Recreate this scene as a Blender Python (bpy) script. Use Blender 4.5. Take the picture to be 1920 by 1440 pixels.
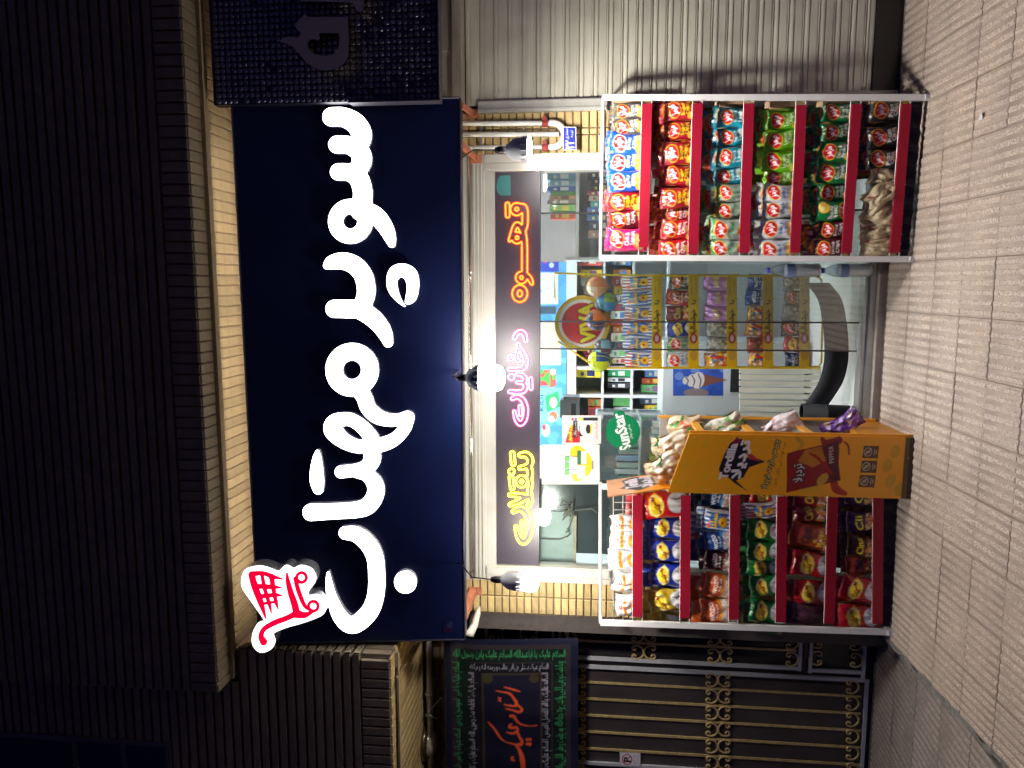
import bpy, bmesh, math, random, unicodedata
import numpy as np
from mathutils import Vector, Matrix
from mathutils.geometry import tessellate_polygon

# ------------------------------------------------------------------ scene, camera, sky, exposure
for o in list(bpy.data.objects):
    bpy.data.objects.remove(o)
SC = bpy.context.scene
COL = SC.collection
rnd = random.Random(7)
R_ = math.radians

PITCH, YAW, ROLL = R_(5.961), R_(7.545), R_(0.721)
FPX = 1440.0                       # focal length in pixels of the 1920 wide photograph
CAM = np.array([0.468, -4.0485, 1.45])
_cy, _sy, _cp, _sp = math.cos(YAW), math.sin(YAW), math.cos(PITCH), math.sin(PITCH)
_f = np.array([-_sy*_cp, _cy*_cp, _sp])
_r0 = np.array([_cy, _sy, 0.0])
_u0 = np.cross(_r0, _f)
_r = math.cos(ROLL)*_r0 + math.sin(ROLL)*_u0
_u = -math.sin(ROLL)*_r0 + math.cos(ROLL)*_u0
cam_d = bpy.data.cameras.new('camera')
cam = bpy.data.objects.new('camera', cam_d)
COL.objects.link(cam)
# the phone was held on its side: picture right is down in the street, picture up is right
cam.matrix_world = Matrix(((-_u[0], _r[0], -_f[0], CAM[0]), (-_u[1], _r[1], -_f[1], CAM[1]),
                           (-_u[2], _r[2], -_f[2], CAM[2]), (0, 0, 0, 1)))
cam_d.sensor_fit = 'HORIZONTAL'
cam_d.sensor_width = 36.0
cam_d.lens = FPX/1920*36.0
cam_d.clip_start = 0.05
cam_d.clip_end = 300
SC.camera = cam

W = bpy.data.worlds.new('World')
SC.world = W
W.use_nodes = True
nt = W.node_tree
sky = nt.nodes.new('ShaderNodeTexSky')
sky.sky_type = 'NISHITA'
sky.sun_disc = False
sky.sun_elevation = R_(-4.0)
sky.sun_rotation = R_(160)
bgn = nt.nodes['Background']
tint = nt.nodes.new('ShaderNodeVectorMath'); tint.operation = 'MULTIPLY'      # town glow on a night sky
tint.inputs[1].default_value = (0.65, 0.62, 2.5)
nt.links.new(sky.outputs[0], tint.inputs[0])
nt.links.new(tint.outputs[0], bgn.inputs[0])
bgn.inputs[1].default_value = 0.5
SC.view_settings.view_transform = 'Standard'
SC.view_settings.look = 'None'
SC.view_settings.exposure = 0.0
SC.view_settings.gamma = 1.0
SC.cycles.use_denoising = True
SC.cycles.sample_clamp_indirect = 6.0
SC.cycles.max_bounces = 8
SC.cycles.diffuse_bounces = 4
SC.cycles.transparent_max_bounces = 12
SC.cycles.caustics_reflective = False
SC.cycles.caustics_refractive = False

# strengths of the lamps the photograph shows
E_BULB, E_LETTER, E_CART, E_NEON, E_TUBE = 125.0, 9.0, 4.0, 16.0, 230.0

# ------------------------------------------------------------------ pixel -> place helpers
def ray(x, y):
    return (720.0-y)*_r - (x-960.0)*_u + FPX*_f
def at(x, y, Y=0.0):
    d = ray(x, y); p = CAM + d*((Y-CAM[1])/d[1]); return Vector(p)
def atz(x, y, z):
    d = ray(x, y); p = CAM + d*((z-CAM[2])/d[2]); return Vector(p)
def atx(x, y, X):
    d = ray(x, y); p = CAM + d*((X-CAM[0])/d[0]); return Vector(p)
SLOPE = 0.0465
def onplane(x, y, p0, n):
    d = ray(x, y); t = np.dot(np.array(p0)-CAM, n)/np.dot(d, n); return Vector(CAM+d*t)
def ground(x, y):
    return onplane(x, y, (0, 0, 0), np.array([0, -SLOPE, 1.0]))

# ------------------------------------------------------------------ objects
def link(o, parent=None):
    COL.objects.link(o)
    if parent is not None:
        o.parent = parent
    return o
def tag(o, label, cat, group=None, kind=None):
    o['label'] = label
    o['category'] = cat
    if group: o['group'] = group
    if kind: o['kind'] = kind
    return o
def thing(name, label, cat, loc=(0, 0, 0), group=None, rot=(0, 0, 0)):
    o = bpy.data.objects.new(name, None)
    o.empty_display_size = 0.1
    o.location = loc
    o.rotation_euler = rot
    link(o)
    return tag(o, label, cat, group)
def struct(o):
    o['kind'] = 'structure'
    return o

class MB:
    """collects geometry; build() links it as ONE mesh object"""
    def __init__(s):
        s.v = []; s.f = []; s.m = []; s.col = None
    def add(s, vs, fs, mi=0):
        b = len(s.v)
        s.v += [tuple(p) for p in vs]
        s.f += [tuple(b+i for i in f) for f in fs]
        s.m += [mi]*len(fs)
        return s
    def box(s, lo, hi, mi=0):
        x0, y0, z0 = lo; x1, y1, z1 = hi
        return s.add([(x0,y0,z0),(x1,y0,z0),(x1,y1,z0),(x0,y1,z0),(x0,y0,z1),(x1,y0,z1),(x1,y1,z1),(x0,y1,z1)],
                     [(0,3,2,1),(4,5,6,7),(0,1,5,4),(1,2,6,5),(2,3,7,6),(3,0,4,7)], mi)
    def obox(s, c, ax, ay, az, mi=0):
        """box about c with half axes ax, ay, az"""
        c, ax, ay, az = map(Vector, (c, ax, ay, az))
        vs = [c+i*ax+j*ay+k*az for k in (-1, 1) for (i, j) in ((-1,-1),(1,-1),(1,1),(-1,1))]
        return s.add(vs, [(0,3,2,1),(4,5,6,7),(0,1,5,4),(1,2,6,5),(2,3,7,6),(3,0,4,7)], mi)
    def tube(s, pts, r, n=6, closed=False, mi=0, caps=True):
        P = [Vector(p) for p in pts]
        N = len(P)
        if N < 2: return s
        rr = r if isinstance(r, (list, tuple)) else [r]*N
        T = []
        for i in range(N):
            a = P[(i-1) % N] if (closed or i > 0) else P[0]
            b = P[(i+1) % N] if (closed or i < N-1) else P[-1]
            t = b-a
            T.append(t.normalized() if t.length > 1e-9 else Vector((0, 0, 1)))
        ref = Vector((0, 0, 1)) if abs(T[0].z) < 0.9 else Vector((1, 0, 0))
        nrm = (ref - T[0]*ref.dot(T[0])).normalized()
        b0 = len(s.v)
        for i in range(N):
            nrm = nrm - T[i]*nrm.dot(T[i])
            nrm = nrm.normalized() if nrm.length > 1e-9 else T[i].orthogonal().normalized()
            bi = T[i].cross(nrm)
            for k in range(n):
                a = 2*math.pi*k/n
                s.v.append(tuple(P[i] + (nrm*math.cos(a)+bi*math.sin(a))*rr[i]))
        for i in range(N if closed else N-1):
            j = (i+1) % N
            for k in range(n):
                l = (k+1) % n
                s.f.append((b0+i*n+k, b0+i*n+l, b0+j*n+l, b0+j*n+k)); s.m.append(mi)
        if caps and not closed:
            s.f.append(tuple(b0+k for k in reversed(range(n)))); s.m.append(mi)
            s.f.append(tuple(b0+(N-1)*n+k for k in range(n))); s.m.append(mi)
        return s
    def lathe(s, prof, origin=(0,0,0), axis=(0,0,1), n=20, mi=0):
        """prof: (radius, height along axis)"""
        ax = Vector(axis).normalized(); u = ax.orthogonal().normalized(); w = ax.cross(u); o = Vector(origin)
        b0 = len(s.v)
        for (r, h) in prof:
            for k in range(n):
                a = 2*math.pi*k/n
                s.v.append(tuple(o+ax*h+(u*math.cos(a)+w*math.sin(a))*r))
        for i in range(len(prof)-1):
            for k in range(n):
                l = (k+1) % n
                s.f.append((b0+i*n+k, b0+i*n+l, b0+(i+1)*n+l, b0+(i+1)*n+k)); s.m.append(mi)
        return s
    def prism(s, poly3, off, mi=0):
        """a polygon of 3D points extruded by the vector off"""
        P = [Vector(p) for p in poly3]; off = Vector(off); n = len(P)
        tris = tessellate_polygon([P])
        s.add(P+[p+off for p in P], [tuple(t) for t in tris]+[tuple(n+i for i in reversed(t)) for t in tris] +
              [(i, (i+1) % n, n+(i+1) % n, n+i) for i in range(n)], mi)
        return s
    def mesh(s, name, mats):
        me = bpy.data.meshes.new(name)
        me.from_pydata(s.v, [], s.f)
        for m in (mats if isinstance(mats, (list, tuple)) else [mats]):
            me.materials.append(m)
        if s.m and max(s.m) > 0:
            me.polygons.foreach_set('material_index', s.m)
        bm = bmesh.new(); bm.from_mesh(me)
        bmesh.ops.recalc_face_normals(bm, faces=bm.faces)
        bm.to_mesh(me); bm.free()
        me.update()
        return me
    def build(s, name, mats, parent=None, smooth=False, loc=None):
        me = s.mesh(name, mats)
        if smooth:
            me.polygons.foreach_set('use_smooth', [True]*len(me.polygons))
        o = bpy.data.objects.new(name, me)
        if loc is not None: o.location = loc
        return link(o, parent)

def obj(name, me, parent=None, loc=(0,0,0), rot=(0,0,0), scale=(1,1,1)):
    o = bpy.data.objects.new(name, me)
    o.location = loc; o.rotation_euler = rot; o.scale = scale
    return link(o, parent)

# ------------------------------------------------------------------ materials
def hexc(h):
    h = h.lstrip('#')
    c = [int(h[i:i+2], 16)/255 for i in (0, 2, 4)]
    return tuple(((x+0.055)/1.055)**2.4 if x > 0.04045 else x/12.92 for x in c)
_M = {}
def mat(name, col, rough=0.5, metal=0.0, var=0.0, scale=30.0, bump=0.0, bscale=80.0, rand=0.0, spec=0.5, coat=0.0,
        dirt=None, dscale=3.0, damt=0.5, emit=None, estr=0.0, stretch=None):
    if name in _M: return _M[name]
    m = bpy.data.materials.new(name); m.use_nodes = True
    t = m.node_tree; N, L = t.nodes, t.links
    b = N['Principled BSDF']
    if isinstance(col, str): col = hexc(col)
    b.inputs['Roughness'].default_value = rough
    b.inputs['Metallic'].default_value = metal
    b.inputs['Specular IOR Level'].default_value = spec
    b.inputs['Coat Weight'].default_value = coat
    b.inputs['Base Color'].default_value = (*col, 1)
    tc = N.new('ShaderNodeTexCoord')
    vec = tc.outputs['Object']
    if stretch:
        mp = N.new('ShaderNodeMapping'); mp.inputs['Scale'].default_value = stretch
        L.new(vec, mp.inputs[0]); vec = mp.outputs[0]
    cur = None
    if var > 0 or rand > 0 or dirt:
        rgb = N.new('ShaderNodeRGB'); rgb.outputs[0].default_value = (*col, 1); cur = rgb.outputs[0]
    if rand > 0:
        oi = N.new('ShaderNodeObjectInfo')
        mr = N.new('ShaderNodeMapRange'); mr.inputs['To Min'].default_value = 1-rand; mr.inputs['To Max'].default_value = 1+rand
        L.new(oi.outputs['Random'], mr.inputs[0])
        mx = N.new('ShaderNodeVectorMath'); mx.operation = 'SCALE'
        L.new(cur, mx.inputs[0]); L.new(mr.outputs[0], mx.inputs['Scale']); cur = mx.outputs[0]
    if var > 0:
        no = N.new('ShaderNodeTexNoise'); no.inputs['Scale'].default_value = scale; no.inputs['Detail'].default_value = 5
        L.new(vec, no.inputs['Vector'])
        mr = N.new('ShaderNodeMapRange'); mr.inputs['From Min'].default_value = 0.3; mr.inputs['From Max'].default_value = 0.7
        mr.inputs['To Min'].default_value = 1-var; mr.inputs['To Max'].default_value = 1+var
        L.new(no.outputs[0], mr.inputs[0])
        mx = N.new('ShaderNodeVectorMath'); mx.operation = 'SCALE'
        L.new(cur, mx.inputs[0]); L.new(mr.outputs[0], mx.inputs['Scale']); cur = mx.outputs[0]
    if dirt:
        no = N.new('ShaderNodeTexNoise'); no.inputs['Scale'].default_value = dscale; no.inputs['Detail'].default_value = 6
        L.new(tc.outputs['Object'], no.inputs['Vector'])
        mr = N.new('ShaderNodeMapRange'); mr.inputs['From Min'].default_value = 0.48; mr.inputs['From Max'].default_value = 0.72
        mr.inputs['To Max'].default_value = damt
        L.new(no.outputs[0], mr.inputs[0])
        mix = N.new('ShaderNodeMix'); mix.data_type = 'RGBA'
        L.new(mr.outputs[0], mix.inputs['Factor']); L.new(cur, mix.inputs['A'])
        mix.inputs['B'].default_value = (*(hexc(dirt) if isinstance(dirt, str) else dirt), 1)
        cur = mix.outputs['Result']
    if cur is not None: L.new(cur, b.inputs['Base Color'])
    if bump > 0:
        no = N.new('ShaderNodeTexNoise'); no.inputs['Scale'].default_value = bscale; no.inputs['Detail'].default_value = 4
        L.new(vec, no.inputs['Vector'])
        bp = N.new('ShaderNodeBump'); bp.inputs['Strength'].default_value = bump; bp.inputs['Distance'].default_value = 0.01
        L.new(no.outputs[0], bp.inputs['Height']); L.new(bp.outputs[0], b.inputs['Normal'])
    if emit is not None:
        b.inputs['Emission Color'].default_value = (*(hexc(emit) if isinstance(emit, str) else emit), 1)
        b.inputs['Emission Strength'].default_value = estr
    _M[name] = m
    return m
def lamp_mat(name, col, strength):
    m = bpy.data.materials.new(name); m.use_nodes = True
    t = m.node_tree
    t.nodes.remove(t.nodes['Principled BSDF'])
    e = t.nodes.new('ShaderNodeEmission')
    e.inputs[0].default_value = (*(hexc(col) if isinstance(col, str) else col), 1)
    e.inputs[1].default_value = strength
    t.links.new(e.outputs[0], t.nodes['Material Output'].inputs[0])
    return m
def glass_mat(name, tint=(0.94, 0.97, 0.97), refl=0.07, rough=0.0, haze=0.0):
    m = bpy.data.materials.new(name); m.use_nodes = True
    t = m.node_tree; N, L = t.nodes, t.links
    N.remove(N['Principled BSDF'])
    tr = N.new('ShaderNodeBsdfTransparent'); tr.inputs[0].default_value = (*tint, 1)
    gl = N.new('ShaderNodeBsdfGlossy'); gl.inputs['Roughness'].default_value = rough
    lw = N.new('ShaderNodeLayerWeight'); lw.inputs['Blend'].default_value = 0.25
    mr = N.new('ShaderNodeMapRange'); mr.inputs['To Min'].default_value = refl; mr.inputs['To Max'].default_value = 0.7
    L.new(lw.outputs['Facing'], mr.inputs[0])
    # Facing is 0 face-on
    if haze > 0:                                      # haze put into the glass colour as a pale, patchy film
        df = N.new('ShaderNodeBsdfDiffuse'); df.inputs[0].default_value = (.8, .85, .88, 1)
        tc = N.new('ShaderNodeTexCoord'); no = N.new('ShaderNodeTexNoise'); no.inputs['Scale'].default_value = 2.2; no.inputs['Detail'].default_value = 6
        mp = N.new('ShaderNodeMapping'); mp.inputs['Scale'].default_value = (2.2, 1, .5)
        L.new(tc.outputs['Object'], mp.inputs[0]); L.new(mp.outputs[0], no.inputs['Vector'])
        dr = N.new('ShaderNodeMapRange'); dr.inputs['From Min'].default_value = .35; dr.inputs['From Max'].default_value = .75
        dr.inputs['To Min'].default_value = haze*.4; dr.inputs['To Max'].default_value = haze*2
        L.new(no.outputs[0], dr.inputs[0])
        dm = N.new('ShaderNodeMixShader')
        L.new(dr.outputs[0], dm.inputs[0]); L.new(tr.outputs[0], dm.inputs[1]); L.new(df.outputs[0], dm.inputs[2])
        tr = dm
    mx = N.new('ShaderNodeMixShader')
    L.new(mr.outputs[0], mx.inputs[0]); L.new(tr.outputs[0], mx.inputs[1]); L.new(gl.outputs[0], mx.inputs[2])
    L.new(mx.outputs[0], N['Material Output'].inputs[0])
    return m
def print_mat(name, rough=0.4, coat=0.0, bump=0.0, bscale=60, metal=0.0, spec=0.5):
    """colours come from the printed colour attribute of the mesh"""
    m = bpy.data.materials.new(name); m.use_nodes = True
    t = m.node_tree; N, L = t.nodes, t.links
    b = N['Principled BSDF']
    a = N.new('ShaderNodeAttribute'); a.attribute_name = 'ink'
    L.new(a.outputs['Color'], b.inputs['Base Color'])
    b.inputs['Roughness'].default_value = rough
    b.inputs['Coat Weight'].default_value = coat
    b.inputs['Coat Roughness'].default_value = 0.12
    b.inputs['Metallic'].default_value = metal
    b.inputs['Specular IOR Level'].default_value = spec
    if bump > 0:
        tc = N.new('ShaderNodeTexCoord')
        no = N.new('ShaderNodeTexNoise'); no.inputs['Scale'].default_value = bscale; no.inputs['Detail'].default_value = 3
        no.inputs['Distortion'].default_value = 1.2
        L.new(tc.outputs['Object'], no.inputs['Vector'])
        bp = N.new('ShaderNodeBump'); bp.inputs['Strength'].default_value = bump; bp.inputs['Distance'].default_value = 0.006
        L.new(no.outputs[0], bp.inputs['Height']); L.new(bp.outputs[0], b.inputs['Normal'])
    return m

# ------------------------------------------------------------------ lettering
_FORMS = {}
for cp in list(range(0xFB50, 0xFDFF)) + list(range(0xFE70, 0xFEFF)):
    d = unicodedata.decomposition(chr(cp)).split()
    if d and d[0] in ('<isolated>', '<initial>', '<medial>', '<final>'):
        _FORMS.setdefault((''.join(chr(int(q, 16)) for q in d[1:]), d[0][1:-1]), chr(cp))
def shape(s):
    """Arabic script letters joined into their presentation forms, in visual order"""
    if not any('\u0600' <= c <= '\u06ff' for c in s): return s
    out = []; prev = False; i = 0
    joins = lambda c: (c, 'initial') in _FORMS or (c, 'final') in _FORMS
    while i < len(s):
        c = s[i]
        if s[i:i+2] in ('\u0644\u0627',) and i+1 < len(s):
            out.append(_FORMS[('\u0644\u0627', 'final' if prev else 'isolated')]); prev = False; i += 2; continue
        nxt = s[i+1] if i+1 < len(s) else ' '
        fwd = (c, 'initial') in _FORMS and joins(nxt)
        form = ('medial' if prev and fwd else 'final' if prev else 'initial' if fwd else 'isolated')
        out.append(_FORMS.get((c, form), c)); prev = fwd; i += 1
    return ''.join(reversed(out))
_TT = {}
def text_tris(s):
    """triangles (n,3,2) of a piece of writing, its box scaled to start at 0,0"""
    s = shape(s)
    if s in _TT: return _TT[s]
    c = bpy.data.curves.new('t', 'FONT'); c.body = s; c.size = 1.0; c.resolution_u = 2
    o = bpy.data.objects.new('t', c); COL.objects.link(o)
    dg = bpy.context.evaluated_depsgraph_get(); dg.update()
    e = o.evaluated_get(dg); me = e.to_mesh(); me.calc_loop_triangles()
    v = np.array([p.co[:2] for p in me.vertices], dtype=float).reshape(-1, 2)
    t = np.array([x.vertices[:] for x in me.loop_triangles], dtype=int).reshape(-1, 3)
    e.to_mesh_clear()
    bpy.data.objects.remove(o); bpy.data.curves.remove(c)
    if len(v) == 0: v = np.zeros((1, 2)); t = np.zeros((0, 3), int)
    v = v - v.min(0)
    _TT[s] = (v, t, v.max(0))
    return _TT[s]

# ------------------------------------------------------------------ printing: a little drawing board
def rgb(h):
    if not isinstance(h, str): return np.array(h, float)
    h = h.lstrip('#'); return np.array([int(h[i:i+2], 16)/255 for i in (0, 2, 4)])
class Board:
    def __init__(s, w, h, k, base='#ffffff'):
        s.w, s.h, s.k = w, h, k
        s.nx, s.ny = int(round(w*k)), int(round(h*k))
        s.a = np.empty((s.ny, s.nx, 3)); s.a[:] = rgb(base)
    def _win(s, x0, y0, x1, y1):
        k = s.k
        i0, i1 = max(0, int(x0*k)-1), min(s.nx, int(x1*k)+2)
        j0, j1 = max(0, int(y0*k)-1), min(s.ny, int(y1*k)+2)
        if i1 <= i0 or j1 <= j0: return None
        X, Y = np.meshgrid((np.arange(i0, i1)+.5)/k, (np.arange(j0, j1)+.5)/k)
        return i0, i1, j0, j1, X, Y
    def _put(s, wn, mask, c, al=1.0):
        i0, i1, j0, j1 = wn[:4]
        v = s.a[j0:j1, i0:i1]
        v[mask] = v[mask]*(1-al)+rgb(c)*al
    def rect(s, x0, y0, x1, y1, c, al=1.0):
        wn = s._win(x0, y0, x1, y1)
        if wn: s._put(wn, (wn[4] >= x0) & (wn[4] <= x1) & (wn[5] >= y0) & (wn[5] <= y1), c, al)
    def ell(s, cx, cy, rx, ry, c, rot=0, al=1.0, ring=None):
        R = max(rx, ry)
        wn = s._win(cx-R, cy-R, cx+R, cy+R)
        if not wn: return
        a = math.radians(rot); dx, dy = wn[4]-cx, wn[5]-cy
        p, q = dx*math.cos(a)+dy*math.sin(a), -dx*math.sin(a)+dy*math.cos(a)
        m = (p/rx)**2+(q/ry)**2 <= 1
        if ring: m &= ~((p/(rx-ring))**2+(q/(ry-ring))**2 <= 1)
        s._put(wn, m, c, al)
    def poly(s, pts, c, al=1.0):
        P = np.array(pts, float)
        wn = s._win(P[:, 0].min(), P[:, 1].min(), P[:, 0].max(), P[:, 1].max())
        if wn: s._put(wn, inside(P, wn[4], wn[5]), c, al)
    def stroke(s, pts, c, al=1.0):
        P = np.array(pts, float); r = P[:, 2].max()
        wn = s._win(P[:, 0].min()-r, P[:, 1].min()-r, P[:, 0].max()+r, P[:, 1].max()+r)
        if wn: s._put(wn, stroke_sdf(smooth_pts(P), wn[4], wn[5]) <= 0, c, al)
    def text(s, t, x0, y0, x1, y1, c, rot=0, keep=False, bold=0.0, al=1.0):
        """writing fitted into the box; rot turns it about the box centre (degrees, clockwise in the print)"""
        v, tr, mx = text_tris(t)
        if mx[0] <= 0 or mx[1] <= 0: return
        W, H = x1-x0, y1-y0
        if keep:
            k = min(W/mx[0], H/mx[1]); sx = sy = k
        else: sx, sy = W/mx[0], H/mx[1]
        q = np.stack([(v[:, 0]-mx[0]/2)*sx, -(v[:, 1]-mx[1]/2)*sy], 1)
        a = math.radians(rot)
        q = np.stack([q[:, 0]*math.cos(a)-q[:, 1]*math.sin(a), q[:, 0]*math.sin(a)+q[:, 1]*math.cos(a)], 1)
        q += np.array([(x0+x1)/2, (y0+y1)/2])
        g = q*s.k-.5
        m = max(1, int(round(bold*s.k))) if bold > 0 else 0
        i0, j0 = np.floor(g.min(0)).astype(int)-m-1; i1, j1 = np.ceil(g.max(0)).astype(int)+m+2
        M = np.zeros((j1-j0, i1-i0), bool)
        T = g[tr]-(i0, j0)
        lo = np.maximum(np.floor(T.min(1)).astype(int), 0); hi = np.ceil(T.max(1)).astype(int)+1
        Al, lol, hil = T.tolist(), lo.tolist(), hi.tolist()
        ar = np.arange(max(M.shape)+2, dtype=float)
        for (A, B, D), (xa, ya), (xb, yb) in zip(Al, lol, hil):
            X = ar[xa:xb][None]; Y = ar[ya:yb][:, None]
            c1 = (B[0]-A[0])*(Y-A[1])-(B[1]-A[1])*(X-A[0])
            c2 = (D[0]-B[0])*(Y-B[1])-(D[1]-B[1])*(X-B[0])
            c3 = (A[0]-D[0])*(Y-D[1])-(A[1]-D[1])*(X-D[0])
            h = ((c1 >= 0) & (c2 >= 0) & (c3 >= 0)) | ((c1 <= 0) & (c2 <= 0) & (c3 <= 0))
            v = M[ya:yb, xa:xb]
            v |= h[:v.shape[0], :v.shape[1]]
        if m:
            Z = M.copy()
            for dy in range(-m, m+1):
                for dx in range(-m, m+1):
                    if dx*dx+dy*dy <= m*m+.3 and (dx or dy):
                        Z |= np.roll(np.roll(M, dy, 0), dx, 1)
            M = Z
        ci0, cj0 = max(i0, 0), max(j0, 0); ci1, cj1 = min(i1, s.nx), min(j1, s.ny)
        if ci1 <= ci0 or cj1 <= cj0: return
        v = s.a[cj0:cj1, ci0:ci1]; M = M[cj0-j0:cj1-j0, ci0-i0:ci1-i0]
        v[M] = v[M]*(1-al)+rgb(c)*al
    def specks(s, n, x0, y0, x1, y1, r0, r1, cols, seed=1):
        q = random.Random(seed)
        for _ in range(n):
            r = q.uniform(r0, r1)
            s.ell(q.uniform(x0, x1), q.uniform(y0, y1), r, r*q.uniform(.6, 1), q.choice(cols), q.uniform(0, 180))
    def sample(s, U, V):
        """colours (linear) at 0..1 positions; a small box of the board is averaged"""
        out = np.zeros(U.shape+(3,))
        offs = [(-.3, -.3), (.3, -.3), (-.3, .3), (.3, .3)]
        lin = np.where(s.a > .04045, ((s.a+.055)/1.055)**2.4, s.a/12.92)
        du, dv = (1/max(n-1, 1) if n > 1 else .008 for n in (U.shape[1], U.shape[0]))
        if U.shape[0] == 1: du = dv
        for ox, oy in offs:
            i = np.clip(((U+ox*du)*s.nx).astype(int), 0, s.nx-1)
            j = np.clip(((V+oy*dv)*s.ny).astype(int), 0, s.ny-1)
            out += lin[j, i]
        return out/len(offs)
def inside(P, X, Y):
    m = np.zeros(X.shape, bool); n = len(P)
    for i in range(n):
        x0, y0 = P[i]; x1, y1 = P[(i+1) % n]
        if y0 == y1: continue
        c = ((Y >= y0) != (Y >= y1)) & (X < (x1-x0)*(Y-y0)/(y1-y0)+x0)
        m ^= c
    return m
def smooth_pts(P, n=5):
    """Catmull-Rom through (x, y, r) points"""
    P = np.array(P, float)
    if len(P) < 3: return P
    E = np.vstack([2*P[0]-P[1], P, 2*P[-1]-P[-2]])
    out = []
    for i in range(1, len(E)-2):
        a, b, c, d = E[i-1:i+3]
        for k in range(n):
            t = k/n
            out.append(.5*((2*b)+(c-a)*t+(2*a-5*b+4*c-d)*t*t+(3*b-a-3*c+d)*t**3))
    out.append(P[-1])
    out = np.array(out); out[:, 2] = np.maximum(out[:, 2], 0.2)
    return out
def stroke_sdf(P, X, Y):
    d = np.full(X.shape, 1e9)
    for i in range(len(P)-1):
        ax, ay, ar = P[i]; bx, by, br = P[i+1]
        vx, vy = bx-ax, by-ay; L = vx*vx+vy*vy+1e-12
        t = np.clip(((X-ax)*vx+(Y-ay)*vy)/L, 0, 1)
        d = np.minimum(d, np.hypot(X-ax-vx*t, Y-ay-vy*t)-(ar+(br-ar)*t))
    return d
def poly_sdf(P, X, Y):
    P = np.array(P, float); n = len(P)
    d = stroke_sdf(np.array([(*P[i % n], 0) for i in range(n+1)]), X, Y)
    return np.where(inside(P, X, Y), -d, d)
def ring_pts(cx, cy, rx, ry, r, n=24):
    return [(cx+rx*math.cos(2*math.pi*i/n), cy+ry*math.sin(2*math.pi*i/n), r) for i in range(n+1)]

def field(parts, res, pad=4):
    """signed distance of a union of parts on a grid; a part is ('s', pts) stroke, ('p', pts) polygon or ('h', pts) hole"""
    allp = [q for k, p in parts for q in p]
    mr = max([q[2] if len(q) > 2 else 0 for q in allp])+pad
    x0, x1 = min(q[0] for q in allp)-mr, max(q[0] for q in allp)+mr
    y0, y1 = min(q[1] for q in allp)-mr, max(q[1] for q in allp)+mr
    xs, ys = np.arange(x0, x1+res, res), np.arange(y0, y1+res, res)
    X, Y = np.meshgrid(xs, ys)
    d = np.full(X.shape, 1e9)
    for k, p in parts:
        if k == 's': d = np.minimum(d, stroke_sdf(smooth_pts(p), X, Y))
        elif k == 'p': d = np.minimum(d, poly_sdf(p, X, Y))
    for k, p in parts:
        if k == 'h': d = np.maximum(d, -poly_sdf(p, X, Y))
    return xs, ys, d
def march(xs, ys, d):
    """filled polygons of d<0 and its boundary edges"""
    V = []; key = {}; F = []; E = []
    ny, nx = d.shape
    def vid(k, x, y):
        if k not in key:
            key[k] = len(V); V.append((x, y))
        return key[k]
    neg = d < 0
    anyneg = neg[:-1, :-1] | neg[1:, :-1] | neg[:-1, 1:] | neg[1:, 1:]
    for j, i in zip(*np.nonzero(anyneg)):
        cs = ((j, i), (j, i+1), (j+1, i+1), (j+1, i))
        vals = [d[c] for c in cs]
        poly = []; cross = []
        for a in range(4):
            b = (a+1) % 4
            ca, cb = cs[a], cs[b]
            if vals[a] < 0: poly.append(vid(('c', ca), xs[ca[1]], ys[ca[0]]))
            if (vals[a] < 0) != (vals[b] < 0):
                t = vals[a]/(vals[a]-vals[b])
                t = min(max(t, .02), .98)
                k = vid(('e', min(ca, cb), max(ca, cb)), xs[ca[1]]+(xs[cb[1]]-xs[ca[1]])*t, ys[ca[0]]+(ys[cb[0]]-ys[ca[0]])*t)
                poly.append(k); cross.append((k, vals[a] < 0))
        if len(poly) >= 3: F.append(tuple(poly))
        for a in range(len(cross)):
            if cross[a][1]:
                E.append((cross[a][0], cross[(a+1) % len(cross)][0]))
    return V, F, E
def loops_of(E):
    nx = dict(E); seen = set(); out = []
    for s in list(nx):
        if s in seen: continue
        L = []; c = s
        while c in nx and c not in seen:
            seen.add(c); L.append(c); c = nx[c]
        if len(L) > 3: out.append(L)
    return out
def slab(parts, res, to3d, off0, off1, mats, name, parent, edge_mat=0):
    """a shape cut out of sheet: front face at off1, sides back to off0 (to3d(x,y,off) gives the place)"""
    V, F, E = march(*field(parts, res))
    n = len(V)
    mb = MB()
    mb.v = [tuple(to3d(x, y, off1)) for x, y in V]+[tuple(to3d(x, y, off0)) for x, y in V]
    mb.f = list(F)+[(a, b, n+b, n+a) for a, b in E]
    mb.m = [0]*len(F)+[edge_mat]*len(E)
    me = bpy.data.meshes.new(name); me.from_pydata(mb.v, [], mb.f)
    for m in (mats if isinstance(mats, (list, tuple)) else [mats]): me.materials.append(m)
    me.polygons.foreach_set('material_index', mb.m)
    me.update()
    o = bpy.data.objects.new(name, me)
    return link(o, parent)

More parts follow.
